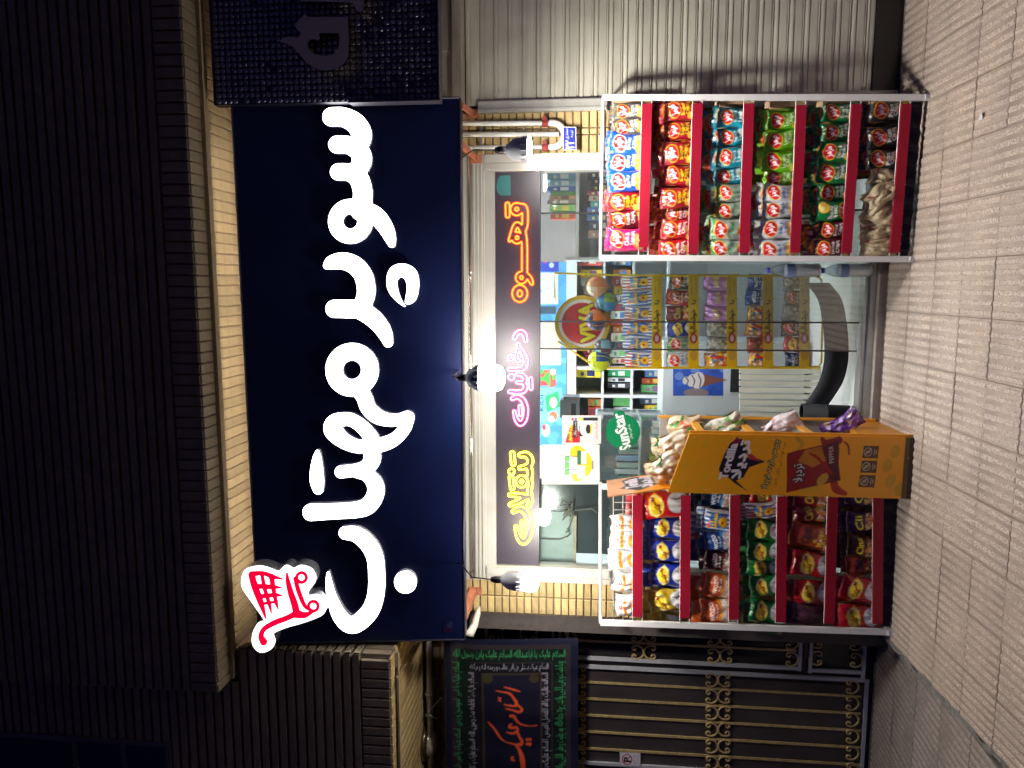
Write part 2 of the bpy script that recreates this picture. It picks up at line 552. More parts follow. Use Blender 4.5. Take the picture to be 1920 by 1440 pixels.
def painted(name, board, nx, ny, fn, mats, parent=None, thick=None):
    """a printed sheet: fn(U,V) gives places for 0..1 across and 0..1 down"""
    U, V = np.meshgrid(np.linspace(0, 1, nx), np.linspace(0, 1, ny))
    P = fn(U, V)
    col = board.sample(U, V).reshape(-1, 3)
    me = grid_mesh(name, P, col, thick)
    me.materials.append(mats)
    return link(bpy.data.objects.new(name, me), parent)
def grid_mesh(name, P, col, thick=None, back=None, smooth=False):
    ny, nx = P.shape[:2]
    v = P.reshape(-1, 3)
    idx = np.arange(ny*nx).reshape(ny, nx)
    q = np.stack([idx[:-1, :-1], idx[1:, :-1], idx[1:, 1:], idx[:-1, 1:]], -1).reshape(-1, 4)
    cols = col
    fs = [tuple(x) for x in q.tolist()]
    vs = v.tolist()
    if thick is not None:
        n = len(vs); rim = list(idx[0, :])+list(idx[1:, -1])+list(idx[-1, -2::-1])+list(idx[-2:0, 0])
        rim = [int(k) for k in rim]
        t = np.array(thick)
        vs += (v[rim]+t).tolist(); m = len(rim)
        cols = np.vstack([col, col[rim]])
        fs += [(rim[(a+1) % m], rim[a], n+a, n+(a+1) % m) for a in range(m)]
        fs.append(tuple(n+a for a in range(m)))
    if back is not None:
        n = len(vs); by, bx = back.shape[:2]
        vs += back.reshape(-1, 3).tolist()
        bi = np.arange(by*bx).reshape(by, bx)+n
        fs += [tuple(x) for x in np.stack([bi[:-1, :-1], bi[:-1, 1:], bi[1:, 1:], bi[1:, :-1]], -1).reshape(-1, 4).tolist()]
        cols = np.vstack([cols, np.tile(col.mean(0)*.9, (by*bx, 1))])
    me = bpy.data.meshes.new(name)
    me.from_pydata(vs, [], fs)
    a = me.color_attributes.new('ink', 'FLOAT_COLOR', 'POINT')
    c4 = np.ones((len(vs), 4), np.float32); c4[:, :3] = cols
    a.data.foreach_set('color', c4.ravel())
    if smooth: me.polygons.foreach_set('use_smooth', [True]*len(me.polygons))
    me.update()
    return me
# ------------------------------------------------------------------ shared materials
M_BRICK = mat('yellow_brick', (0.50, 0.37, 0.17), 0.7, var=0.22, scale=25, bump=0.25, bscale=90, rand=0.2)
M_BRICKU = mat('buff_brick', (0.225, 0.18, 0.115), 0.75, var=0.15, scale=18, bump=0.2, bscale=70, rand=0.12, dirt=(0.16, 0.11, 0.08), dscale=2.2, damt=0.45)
M_MORTAR = mat('mortar', (0.16, 0.12, 0.09), 0.9, var=0.2)
M_ALU = mat('cream_aluminium', (0.60, 0.58, 0.52), 0.32, metal=0.25, var=0.05, scale=6, dirt=(0.35, 0.32, 0.27), dscale=5, damt=0.3)
M_ALUBEAD = mat('polished_bead', (0.75, 0.73, 0.7), 0.12, metal=0.85)
M_WHITE = mat('white_paint', (0.72, 0.72, 0.73), 0.4, var=0.05, scale=8)
M_BLACK = mat('black_metal', (0.02, 0.02, 0.024), 0.35, var=0.3, scale=12)
M_DARK = mat('dark_rubber', (0.005, 0.005, 0.008), 0.55, spec=.25)
M_STEEL = mat('brushed_steel', (0.42, 0.43, 0.44), 0.35, metal=0.8, var=0.12, scale=14)
M_RUST = mat('primer_steel', (0.42, 0.15, 0.08), 0.6, var=0.25, scale=30)
M_WIRE = mat('white_wire', (0.78, 0.78, 0.78), 0.35)
M_TILE = mat('pavement_groove', (0.43, 0.345, 0.285), 0.8, var=0.14, scale=22, rand=0.08, dirt=(0.16, 0.13, 0.12), dscale=3.0, damt=0.5, bump=0.15, bscale=160)

def rib_material():
    m = bpy.data.materials.new('pavement_rib'); m.use_nodes = True
    t = m.node_tree; N, L = t.nodes, t.links; b = N['Principled BSDF']
    tc = N.new('ShaderNodeTexCoord')
    oi = N.new('ShaderNodeObjectInfo')
    av = N.new('ShaderNodeVectorMath'); av.operation = 'ADD'
    L.new(tc.outputs['Object'], av.inputs[0]); L.new(oi.outputs['Location'], av.inputs[1])
    vo = N.new('ShaderNodeTexVoronoi'); vo.inputs['Scale'].default_value = 230
    L.new(av.outputs[0], vo.inputs['Vector'])
    r1 = N.new('ShaderNodeValToRGB')
    r1.color_ramp.elements[0].position = 0.0; r1.color_ramp.elements[0].color = (0.34, 0.28, 0.25, 1)
    r1.color_ramp.elements[1].position = 1.0; r1.color_ramp.elements[1].color = (0.90, 0.77, 0.65, 1)
    e = r1.color_ramp.elements.new(.45); e.color = (0.65, 0.53, 0.44, 1)
    sp = N.new('ShaderNodeSeparateColor'); L.new(vo.outputs['Color'], sp.inputs[0])
    L.new(sp.outputs[0], r1.inputs[0])
    no = N.new('ShaderNodeTexNoise'); no.inputs['Scale'].default_value = 3.5; no.inputs['Detail'].default_value = 5
    L.new(av.outputs[0], no.inputs['Vector'])
    mr = N.new('ShaderNodeMapRange'); mr.inputs['From Min'].default_value = .35; mr.inputs['From Max'].default_value = .7
    mr.inputs['To Min'].default_value = 0.0; mr.inputs['To Max'].default_value = 0.45
    L.new(no.outputs[0], mr.inputs[0])
    mix = N.new('ShaderNodeMix'); mix.data_type = 'RGBA'; mix.inputs['B'].default_value = (0.36, 0.30, 0.275, 1)
    L.new(mr.outputs[0], mix.inputs['Factor']); L.new(r1.outputs[0], mix.inputs['A'])
    L.new(mix.outputs['Result'], b.inputs['Base Color'])
    b.inputs['Roughness'].default_value = 0.62
    bp = N.new('ShaderNodeBump'); bp.inputs['Strength'].default_value = 0.9; bp.inputs['Distance'].default_value = 0.004
    L.new(vo.outputs['Distance'], bp.inputs['Height']); L.new(bp.outputs[0], b.inputs['Normal'])
    return m
M_RIB = rib_material()
M_RIB2 = mat('driveway_rib', (0.36, 0.30, 0.27), 0.8, var=0.3, scale=60, bump=0.4, bscale=150, dirt=(0.12, 0.1, 0.09), dscale=2.5, damt=0.6)
M_GRV2 = mat('driveway_groove', (0.25, 0.215, 0.195), 0.85, var=0.2, scale=30)

# ------------------------------------------------------------------ pavement of ribbed tiles
ANG = math.atan(SLOPE)
pav = MB().box((-1.29, -9.0, -0.12), (14.0, 0.02, -0.006)).build('pavement', mat('joint_sand', (0.17, 0.14, 0.125), 0.95, var=0.3), None)
pav.rotation_euler = (ANG, 0, 0)
struct(pav)
TP = 0.2333
def tile_mesh(name, mats, ribh, nrib, gap=0.0016, seed=0, size=TP):
    mb = MB(); h = size/2-gap
    q = random.Random(seed)
    mb.box((-h, -h, -0.03), (h, h, 0.0), 0)
    p = 2*h/nrib
    for i in range(nrib):
        x0 = -h+p*i+p*.2; x1 = x0+p*.60
        c = p*.1
        y0, y1 = -h+.0006, h-.0006
        hh = ribh*q.uniform(.85, 1.1)
        mb.add([(x0,y0,0),(x1,y0,0),(x1,y1,0),(x0,y1,0),(x0+c,y0+.002,hh),(x1-c,y0+.002,hh),(x1-c,y1-.002,hh),(x0+c,y1-.002,hh)],
               [(4,5,6,7),(0,1,5,4),(1,2,6,5),(2,3,7,6),(3,0,4,7)], 1)
    return mb.mesh(name, mats)
TM = [tile_mesh('tile', [M_TILE, M_RIB], .0032, 6, seed=i) for i in range(3)]
for r in range(11):
    for c in range(-10, 8):
        x = 1.03+TP*(c+.5)
        y = -.04-TP*(r+.5)
        if c == -10:                                  # cut to fit against the driveway
            obj('tile', TM[0], pav, (-1.17, y, 0), (0, 0, 0), (.86, 1, 1)); continue
        if r > 7 and (x < -.9 or x > 1.9): continue
        obj('tile', rnd.choice(TM), pav, (x, y, rnd.uniform(-.0018, .001)), (rnd.uniform(-.004, .004), rnd.uniform(-.004, .004), rnd.choice((0, math.pi))))
# ------------------------------------------------------------------ driveway in front of the gate
GY = 0.25                                    # plane of the gate
zg = at(1640, 1200, GY).z
dsl = (zg-(-0.062))/(GY+1.30)
DANG = math.atan(dsl)
drv = MB().box((-4.5, -9.0, -0.12), (0, GY+.05, -0.006)).build('driveway', mat('driveway_joint', (0.09, 0.08, 0.075), 0.95, var=0.3), None)
drv.location = (-1.29, 0, -0.062+1.30*dsl)
drv.rotation_euler = (DANG, 0, 0)
struct(drv)
DT = [tile_mesh('tile', [M_GRV2, M_RIB2], .0034, 8, seed=10+i, gap=.002, size=.30) for i in range(2)]
for r in range(8):
    for c in range(8):
        x = -.03-.30*(c+.5); y = GY-.06-.30*(r+.5)
        obj('tile', rnd.choice(DT), drv, (x, y, rnd.uniform(-.002, .001)), (rnd.uniform(-.004, .004), 0, rnd.choice((0, math.pi))))
# broken mortar edge between the two
mb = MB()
q = random.Random(3)
pts = [(-1.283+q.uniform(-.012, .012), -.25-.06*i) for i in range(46)]
for i in range(45):
    (x0, y0), (x1, y1) = pts[i], pts[i+1]
    w = .02+q.uniform(-.006, .006)
    zz = lambda y: SLOPE*y+.002+q.uniform(0, .004)
    z2 = lambda y: -0.062+1.30*dsl+dsl*y-.002
    mb.add([(x0+w, y0, zz(y0)), (x1+w, y1, zz(y1)), (x1-w*.3, y1, zz(y1)-.002), (x0-w*.3, y0, zz(y0)-.002), (x1-w*1.3, y1, z2(y1)), (x0-w*1.3, y0, z2(y0))],
           [(0, 1, 2, 3), (3, 2, 4, 5)])
mb.build('mortar_edge', mat('grey_mortar', (0.22, 0.21, 0.2), 0.9, var=0.3, scale=40, bump=.6, bscale=60), pav).matrix_parent_inverse = pav.matrix_basis.inverted()

# ------------------------------------------------------------------ the shop's building
bld = thing('shop_building', 'yellow brick shop building whose dark upper storey overhangs the lit sign', 'building')
ZS, YF, YT0, YT1 = 3.30, -0.60, -0.472, -0.432
XL = atz(409, 1300, ZS).x
XR = 2.9
def brick_mesh(name, w, h, d, m, ch=.004):
    """front face towards -Y, centred, back at y=0"""
    a, b = w/2, h/2
    return MB().add([(-a,0,-b),(a,0,-b),(a,0,b),(-a,0,b),(-a,-d+ch,-b),(a,-d+ch,-b),(a,-d+ch,b),(-a,-d+ch,b),
                     (-a+ch,-d,-b+ch),(a-ch,-d,-b+ch),(a-ch,-d,b-ch),(-a+ch,-d,b-ch)],
                    [(8,9,10,11),(4,5,9,8),(5,6,10,9),(6,7,11,10),(7,4,8,11),(0,1,5,4),(1,2,6,5),(2,3,7,6),(3,0,4,7)]).mesh(name, m)
upper = MB().box((XL+.012, YF+.022, ZS+.012), (XR, 0.6, 6.4)).build('upper_wall', M_MORTAR, bld)
PB = 0.052
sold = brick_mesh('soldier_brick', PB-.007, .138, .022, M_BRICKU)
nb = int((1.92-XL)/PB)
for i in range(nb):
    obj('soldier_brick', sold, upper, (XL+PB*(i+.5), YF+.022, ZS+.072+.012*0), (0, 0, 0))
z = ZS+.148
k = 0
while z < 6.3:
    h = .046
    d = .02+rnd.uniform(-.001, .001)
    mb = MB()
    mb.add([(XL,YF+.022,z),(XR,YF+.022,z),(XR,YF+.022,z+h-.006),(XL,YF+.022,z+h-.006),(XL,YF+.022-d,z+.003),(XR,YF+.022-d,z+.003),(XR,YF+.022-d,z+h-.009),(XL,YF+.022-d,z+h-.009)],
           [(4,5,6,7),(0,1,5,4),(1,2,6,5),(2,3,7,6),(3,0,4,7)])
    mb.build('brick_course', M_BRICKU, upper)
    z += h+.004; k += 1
soff = MB().box((XL+.01, YF+.03, ZS+.004), (XR, 0.5, ZS+.011)).build('soffit', M_MORTAR, bld)
sb1 = brick_mesh('soffit_brick', PB-.007, (YT0-YF)-.006, .016, M_BRICKU, .003)
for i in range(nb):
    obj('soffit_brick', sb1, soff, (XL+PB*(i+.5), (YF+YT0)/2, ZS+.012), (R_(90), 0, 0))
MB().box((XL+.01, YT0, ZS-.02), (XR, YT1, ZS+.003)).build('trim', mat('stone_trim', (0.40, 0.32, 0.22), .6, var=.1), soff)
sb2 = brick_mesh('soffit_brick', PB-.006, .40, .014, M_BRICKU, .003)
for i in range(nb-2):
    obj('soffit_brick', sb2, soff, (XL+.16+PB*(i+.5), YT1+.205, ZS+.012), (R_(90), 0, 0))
# ground floor wall: solid lintel and the two brick pillars
MB().box((-1.46, 0.02, 2.12), (XR, 0.3, 3.302)).build('lintel_wall', M_MORTAR, bld)
def pillar(cols, x0p, x1p, name):
    """cols: photo y limits of the brick columns (right to left), at the wall plane"""
    xs = [(at(1000, b, 0).x, at(1000, a, 0).x) for a, b in cols]
    p = MB().box((min(a for a, b in xs)-.01, .012, -.1), (max(b for a, b in xs)+.01, .3, 2.2)).build(name, M_MORTAR, bld)
    pitch = .0412
    for (a, b) in xs:
        w = b-a-.006
        me = brick_mesh('brick', w, pitch-.0055, .014, M_BRICK)
        nrow = int(2.16/pitch)
        for i in range(nrow):
            zz = 2.14-pitch*(i+.5)
            if zz < 0.9: break
            obj('brick', me, p, ((a+b)/2, .012, zz), (0, 0, 0))
    # the lower part hidden by the racks, coursed the same way
    mb = MB()
    for (a, b) in xs:
        zz = 0.9
        while zz > 0:
            mb.box((a+.003, -.001, zz-pitch+.005), (b-.003, .013, zz)); zz -= pitch
    lo = mb.build('lower_bricks', M_BRICK, p); lo['kind'] = 'stuff'
    return p
pillar([(209, 241.5), (241.5, 254), (254, 290)], 0, 0, 'pillar')
pillar([(1087, 1120), (1120, 1152)], 0, 0, 'pillar')
# stone plinth under the shutter
MB().box((at(1660, 196).x, -.012, -.1), (XR, .2, .118)).build('plinth', mat('black_stone', (0.012, 0.012, 0.014), .3, var=.3), bld)

# ------------------------------------------------------------------ entrance building on the left
ent = thing('entrance_building', 'lower brick entrance block with a lit soffit above the black gate', 'building')
EY = -0.46
EX = at(600, 1224, EY).x
EZ = 2.452
core = MB().box((-5.0, EY+.02, EZ+.01), (EX-.02, .9, 3.29)).box((-5.0, EY+.02, 3.29), (XL-.01, .9, 6.4)).build('upper_wall', M_MORTAR, ent)
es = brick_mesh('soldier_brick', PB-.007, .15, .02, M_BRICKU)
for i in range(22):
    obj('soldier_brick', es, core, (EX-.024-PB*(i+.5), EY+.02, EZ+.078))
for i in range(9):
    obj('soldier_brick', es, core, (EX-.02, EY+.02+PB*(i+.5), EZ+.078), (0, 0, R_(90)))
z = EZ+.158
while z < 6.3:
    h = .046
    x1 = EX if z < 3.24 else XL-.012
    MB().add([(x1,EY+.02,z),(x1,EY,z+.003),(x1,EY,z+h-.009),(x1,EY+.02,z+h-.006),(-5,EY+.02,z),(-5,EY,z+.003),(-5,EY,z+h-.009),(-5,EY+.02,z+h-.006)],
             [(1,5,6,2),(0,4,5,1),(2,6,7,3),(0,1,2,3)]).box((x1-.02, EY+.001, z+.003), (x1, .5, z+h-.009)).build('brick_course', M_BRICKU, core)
    z += h+.004
es0 = MB().box((-5.0, EY+.01, EZ+.003), (EX-.012, .9, EZ+.009)).build('soffit', M_MORTAR, ent)
e1 = brick_mesh('soffit_brick', PB-.007, .075, .014, M_BRICK, .003)
for i in range(24): obj('soffit_brick', e1, es0, (EX-.014-PB*(i+.5), EY+.04, EZ+.008), (R_(90), 0, 0))
MB().box((-5, EY+.079, EZ-.022), (EX-.02, EY+.105, EZ+.002)).build('trim', _M['stone_trim'], es0)
e2 = brick_mesh('soffit_brick', PB-.005, .72, .012, M_BRICK, .003)
for i in range(26): obj('soffit_brick', e2, es0, (EX+.0-PB*(i+.5), EY+.47, EZ+.008), (R_(90), 0, 0))
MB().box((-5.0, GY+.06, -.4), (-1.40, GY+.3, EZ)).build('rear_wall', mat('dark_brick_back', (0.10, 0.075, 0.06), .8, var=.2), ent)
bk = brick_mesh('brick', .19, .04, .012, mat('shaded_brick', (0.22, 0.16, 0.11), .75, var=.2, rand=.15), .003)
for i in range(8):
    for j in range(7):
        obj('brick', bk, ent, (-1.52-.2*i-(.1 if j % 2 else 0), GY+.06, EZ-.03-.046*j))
# side return between gate and pillar
MB().box((-1.46, .02, -.3), (at(1000, 1153).x, GY+.06, 2.2)).build('side_wall', mat('brown_metal_post', (0.09, 0.075, 0.07), .5, var=.15), ent)
# dark window high up on the left
wl = [at(0, 1382, EY), at(262, 1396, EY), at(300, 1396, EY), at(318, 1402, EY)]
wx1, wz0 = at(262, 1396, EY).x, at(312, 1420, EY).z
win = MB().box((-5.2, EY-.004, wz0), (wx1, EY+.004, 5.6)).build('window', mat('night_window', (0.004, 0.005, 0.012), .15), ent)
for (a, b) in (((-5.2, wz0-.03), (wx1+.03, wz0)), ((wx1, wz0), (wx1+.03, 5.6)), ((-5.2, wz0+.22), (wx1, wz0+.25))):
    MB().box((a[0], EY-.012, a[1]), (b[0], EY-.0045, b[1])).build('frame', mat('window_frame_dark', (0.10, 0.085, 0.07), .5), win)
xa = at(200, 1425, EY).x
MB().box((-5.2, EY-.012, wz0+.5), (wx1, EY-.0045, wz0+.53)).build('frame', _M['window_frame_dark'], win)

# ------------------------------------------------------------------ roller shutter on the right
shx0 = at(1000, 196).x
sh = thing('roller_shutter', 'closed pale grey roller shutter of horizontal metal slats', 'shutter', (0, 0, 0))
M_SLAT = mat('shutter_slat', (0.66, 0.64, 0.54), .45, metal=.15, rand=.07, var=.10, scale=5, stretch=(.3, 1, 8), dirt=(0.25, 0.22, 0.18), dscale=4, damt=.35)
zt, zb = at(872, 60).z, .118
pz = .0725
z = zt
i = 0
while z > zb+.01:
    h = min(pz, z-zb)
    y0 = .01
    pr = [(0, .0), (.003, -.007), (.012, -.010), (.019, -.010), (.021, -.003), (.025, -.003), (.027, -.0085), (.058, -.0085), (.060, -.004), (.064, -.004), (.066, -.009), (.0695, -.006), (.0715, .0)]
    P = [(z-a*h/pz, y0+b) for a, b in pr]
    mb = MB()
    n = len(P)
    mb.add([(shx0, y, zz) for zz, y in P]+[(XR-.2, y, zz) for zz, y in P], [(k, k+1, n+k+1, n+k) for k in range(n-1)])
    mb.build('slat', M_SLAT, sh)
    z -= pz; i += 1
MB().box((shx0-.03, .016, .1), (XR, .2, zt+.2)).build('curtain_back', M_BLACK, sh)
gx = (at(1000, 211).x, at(1000, 188).x)
mb = MB().box((gx[0], -.02, .0), (gx[1], .012, at(897, 195).z)).box((gx[0]+.008, -.026, .0), (gx[0]+.018, -.0195, at(897, 195).z)).box((gx[1]-.014, -.024, 0), (gx[1]-.004, -.0195, at(897, 195).z))
mb.build('guide_rail', mat('shutter_guide', (0.50, 0.50, 0.46), .35, metal=.3, var=.08, dirt=(.2, .18, .16), damt=.3), sh)
a, b = at(866, 60, -.06), at(828, 60, -.06)
mb = MB().box((shx0+.0, -.10, zt+.004), (XR-.2, .012, zt+.05)).box((shx0-.02, -.07, zt+.055), (XR-.2, .012, zt+.17)).box((shx0+.25, -.078, zt+.06), (shx0+.55, -.0705, zt+.165))
mb.build('housing', mat('shutter_box', (0.42, 0.38, 0.33), .5, var=.12, scale=6), sh)
# ------------------------------------------------------------------ the big lit sign
SB, ST = -.30, -.42
s_bl, s_br, s_tl, s_tr = at(871, 1199, SB), at(862, 183, SB), at(485, 1207, ST), at(434, 190, ST)
_ex = (s_br-s_bl).normalized()
_ez = ((s_tl+s_tr)/2-(s_bl+s_br)/2); _ez = (_ez-_ex*_ez.dot(_ex)).normalized()
S_N = _ex.cross(_ez).normalized()
if S_N.y > 0: S_N = -S_N
S_NA = np.array(S_N)
def onsign(x, y, off=0.0):
    return onplane(x, y, s_bl, S_NA) + S_N*off
def onsign_at(ref):
    """places traced on the plane ref in front of the sign, so a raised face keeps its outline"""
    return lambda x, y, off: onplane(x, y, s_bl+S_N*ref, S_NA) + S_N*(off-ref)
sign = thing('shop_sign', 'large navy sign with white glowing script letters and a red trolley emblem', 'sign', tuple((s_bl+s_br)/2))
sign_inv = sign.matrix_basis.inverted()
def world(o):
    m = o.matrix_basis.copy()
    return world(o.parent) @ o.matrix_parent_inverse @ m if o.parent is not None else m
def under(o, p):
    """parent o (already placed in the world) to p and keep it there"""
    o.parent = p
    o.matrix_parent_inverse = world(p).inverted()
    return o
M_NAVY = mat('navy_composite', (0.003, 0.0075, 0.045), .38, var=.2, scale=2.5, spec=.4)
c4 = [s_bl, s_br, onsign(434, 188), onsign(486, 1207)]
under(MB().prism(c4, Vector((0, .08, 0))).build('panel', M_NAVY), sign)
mb = MB()
for a, b in ((0, 1), (1, 2), (2, 3), (3, 0)):
    mb.tube([c4[a]+S_N*.001, c4[b]+S_N*.001], .005, 4)
under(mb.build('edge_trim', mat('sign_edge', (.03, .03, .05), .3, metal=.5)), sign)
M_LET = lamp_mat('lit_letter', (1.0, .985, 1.0), E_LETTER)
M_LETS = mat('letter_side', (.75, .75, .8), .4)
K = 1/2.7696
def cr(ox, oy, k, pts):
    return [(ox+p[0]*k, oy+p[1]*k) + ((p[2]*k,) if len(p) > 2 else ()) for p in pts]
A_ = lambda *p: ('s', cr(420, 180, K, p))
B_ = lambda *p: ('s', cr(420, 700, K, p))
LET = {
 'letter_seen_vav': [
  A_((560,108,49),(620,110,50),(680,140,52),(712,190,53),(708,235,50),(690,262,44)),
  A_((588,252,46),(650,256,46),(700,285,50),(716,325,51),(705,365,48),(685,392,42)),
  A_((595,394,44),(655,398,45),(700,430,50),(719,490,49),(719,545,49),(725,585,48)),
  ('s', [(420+p[0]*K, 180+p[1]*K, p[2]*K) for p in ring_pts(656,651,76,77,39)]),
  A_((705,600,45),(755,605,47),(800,632,45),(840,685,39),(862,735,30),(871,768,19))],
 'letter_pe_re': [
  A_((532,882,17),(562,864,36),(620,857,44),(680,880,47),(722,930,47),(737,990,47),(735,1040,46),(715,1095,44)),
  A_((573,1105,46),(640,1106,47),(700,1110,47),(752,1138,47),(800,1180,44),(835,1232,37),(852,1280,25))],
 'letter_dots': [
  A_((938,1092,4),(905,1055,14),(878,1005,25),(872,955,28),(892,915,34),(930,906,35),(968,928,36),(981,985,31),(973,1040,28),(957,1066,17))],
 'letter_mim_he': [
  ('s', [(420+p[0]*K, 180+p[1]*K, p[2]*K) for p in ring_pts(665,1422,93,94,45)]),
  B_((700,85,40),(728,125,40),(748,178,40),(792,222,38),(850,242,34),(905,242,32),(950,232,36)),
  B_((952,232,36),(938,285,32),(895,335,33),(845,362,36),(780,378,36),(710,382,34)),
  B_((770,372,36),(700,380,35),(625,352,40),(570,300,48),(572,262,46),(610,240,36),(665,243,34),(725,285,36),(768,345,38),(768,410,43)),
  B_((768,400,43),(768,450,44),(740,487,38),(680,503,32),(608,512,33)),
  B_((690,515,28),(745,530,34),(785,580,42),(784,635,44),(748,688,44),(690,708,42),(600,715,41),(520,719,42),(452,722,44))],
 'letter_te_dots': [B_((485,406,9),(483,440,22),(481,500,33),(483,560,36),(489,602,27))],
 'letter_be': [
  B_((630,829,34),(685,836,40),(742,880,43),(782,950,43),(793,1050,43),(788,1150,43),(758,1235,45),(690,1300,45),(640,1300,42),(592,1245,36),(557,1150,24),(545,1085,17),(541,1036,7))],
 'letter_be_dot': [B_((942,1084,58),(942.5,1085,58))],
}
for nm, parts in LET.items():
    under(slab(parts, 2.2, onsign_at(.032), .001, .032, [M_LET, M_LETS], 'letter', None, 1), sign)
_b = S_N*-.085
under(MB().tube([onsign(452, 250)+_b+Vector((0, .05, -.10)), onsign(494, 1150)+_b+Vector((0, .05, -.10))], .012, 8).build('added_back_light', lamp_mat('added_soffit_light', (1.0, .84, .60), 50.0)), sign)  # strip lamp added behind the sign to brighten the soffit
# the trolley emblem, boxed out in front of the sign
wp = [(103,1062),(126,1024),(200,1012),(285,1038),(325,1008),(362,1024),(402,1008),(452,1026),(464,1072),(440,1108),(424,1140),(440,1164),(488,1160),(516,1200),(508,1240),(452,1268),(385,1290),(310,1312),(246,1344),(254,1388),(236,1422),(192,1437),(160,1404),(162,1352),(186,1306),(222,1284),(165,1196),(108,1112)]
emb = slab([('s', [(*q, 5) for q in cr(420, 700, K, wp+wp[:1])]), ('p', cr(420, 700, K, wp))], 2.0, onsign_at(.085), .002, .085,
           [lamp_mat('emblem_face', (.96, .97, 1.0), E_CART*.55), mat('glitter_side', (.5, .5, .55), .35, metal=.8, var=.9, scale=160, bump=1.0, bscale=200)], 'emblem', None, 1)
under(emb, sign)
redl = [[(205,1395,15),(192,1368,11),(206,1330,10),(260,1297,11),(330,1270,11),(376,1246,13)],
 [(376,1246,14),(366,1200,14),(346,1140,12),(331,1080,9),(326,1040,4)],
 [(142,1046,13),(160,1110,14),(190,1190,12),(216,1272,3)], [(142,1044,12),(200,1038,8),(246,1054,9),(304,1070,2)],
 [(246,1055,11),(256,1120,9),(270,1190,7),(281,1226,2)], [(162,1106,10),(250,1110,9),(297,1114,2)],
 [(182,1160,9),(264,1152,8),(302,1156,2)], [(196,1045,7),(211,1120,8),(235,1200,7),(246,1247,2)], [(195,1198,6),(274,1186,5)],
 [(369,1066,8),(386,1130,9),(414,1200,8),(436,1225,6)], [(376,1250,17),(420,1256,12),(462,1238,5)]]
rp = [('s', cr(420, 700, K, [(x, y, r*1.28) for x, y, r in p])) for p in redl]+[('s', cr(420, 700, K, ring_pts(402,1061,25,25,8))), ('s', cr(420, 700, K, ring_pts(463,1210,25,25,8)))]
under(slab(rp, 1.3, onsign_at(.089), .084, .089, lamp_mat('emblem_red', (1.0, .0, .04), E_CART*.27), 'emblem_lines', None), emb)
bb = Board(25, 25, 4, '#0a1030'); bb.rect(1, 1, 24, 24, '#0c1236'); bb.rect(2, 2, 12, 16, '#220e2a'); bb.text('XU', 9, 8, 22, 18, '#343a60')
def quad(c):
    c = [np.array(q) for q in c]
    return lambda U, V: ((1-U)*(1-V))[..., None]*c[0]+(U*(1-V))[..., None]*c[1]+((1-U)*V)[..., None]*c[3]+(U*V)[..., None]*c[2]
M_PAPER = print_mat('printed_paper', .45)
M_VINYL = print_mat('printed_vinyl', .3, coat=.15)
under(painted('sticker', bb, 24, 24, quad([onsign(830, 1186, .002), onsign(830, 1162, .002), onsign(856, 1162, .002), onsign(856, 1186, .002)]), M_VINYL), sign)

# ------------------------------------------------------------------ the neighbour's sign of small discs
NY = -.465
nx0, nz0 = at(600, 191, NY).x, at(820, 100, NY).z
nz1 = at(394, 100, NY).z
ns = thing('sequin_sign', 'unlit dark sign covered in small round discs beside the navy sign', 'sign', (nx0, NY, nz0))
und = lambda o: under(o, ns)
und(MB().box((nx0, NY+.012, nz0), (2.4, NY+.07, nz1)).build('panel', mat('sequin_board', (.012, .013, .03), .5)))
und(MB().box((nx0-.008, NY-.004, nz0), (nx0-.001, NY+.07, nz0+.42)).box((nx0-.008, NY-.004, nz0-.008), (2.4, NY+.07, nz0-.001)).build('trim', mat('sequin_trim', (.05, .045, .07), .6)))
dm = MB()
dm.v = [(0, -.004, 0)]+[(.0118*math.cos(2*math.pi*k/10), 0, .0118*math.sin(2*math.pi*k/10)) for k in range(10)]+[(.0095*math.cos(2*math.pi*k/10), -.003, .0095*math.sin(2*math.pi*k/10)) for k in range(10)]
dm.f = [(0, 11+k, 11+(k+1) % 10) for k in range(10)]+[(11+k, 1+k, 1+(k+1) % 10, 11+(k+1) % 10) for k in range(10)]
dm.m = [0]*20
M_DISC = mat('sequin_disc', (.085, .085, .12), .3, metal=.55, rand=.55)
dme = dm.mesh('disc', M_DISC)
PD = .0272
rest = MB(); cnt = 0
for j in range(int((nz1-nz0)/PD)):
    for i in range(int((2.38-nx0)/PD)):
        p = Vector((nx0+PD*(i+.5), NY+.006, nz0+PD*(j+.5)))
        rot = (rnd.uniform(-.12, .12), 0, rnd.uniform(-.12, .12))
        if rnd.random() < .03: continue
        if i < 18 and cnt < 298 and j < 18:
            und(obj('disc', dme, None, p, rot)); cnt += 1
        else:
            Rm = Matrix.Rotation(rot[0], 3, 'X') @ Matrix.Rotation(rot[2], 3, 'Z')
            rest.add([p+Rm @ Vector(v) for v in dm.v], dm.f)
ro = und(rest.build('discs', M_DISC)); ro['kind'] = 'stuff'
k9 = 1/9.143
lp = cr(510, 0, k9, [(385,420),(560,240),(620,290),(1300,290),(1322,700),(1310,930),(1265,1050),(1190,1130),(1080,1185),(950,1208),(830,1195),(720,1155),(600,1085),(500,970),(400,840),(300,760),(120,710),(170,665),(240,635),(330,632),(440,650),(500,560),(425,500)])
lh = cr(510, 0, k9, [(800,570),(1150,570),(1152,760),(1120,860),(1050,925),(930,960),(800,945),(690,900),(620,820),(612,730),(650,680),(720,670),(800,700),(825,640)])
onn = lambda x, y, off: at(x, y, NY-.004-off)
M_CH, M_CHS = mat('channel_letter', (.34, .30, .30), .5), mat('channel_letter_side', (.70, .56, .38), .4, metal=.3)
und(slab([('p', lp), ('h', lh)], 1.6, onn, 0, .05, [M_CH, M_CHS], 'letter', None, 1))
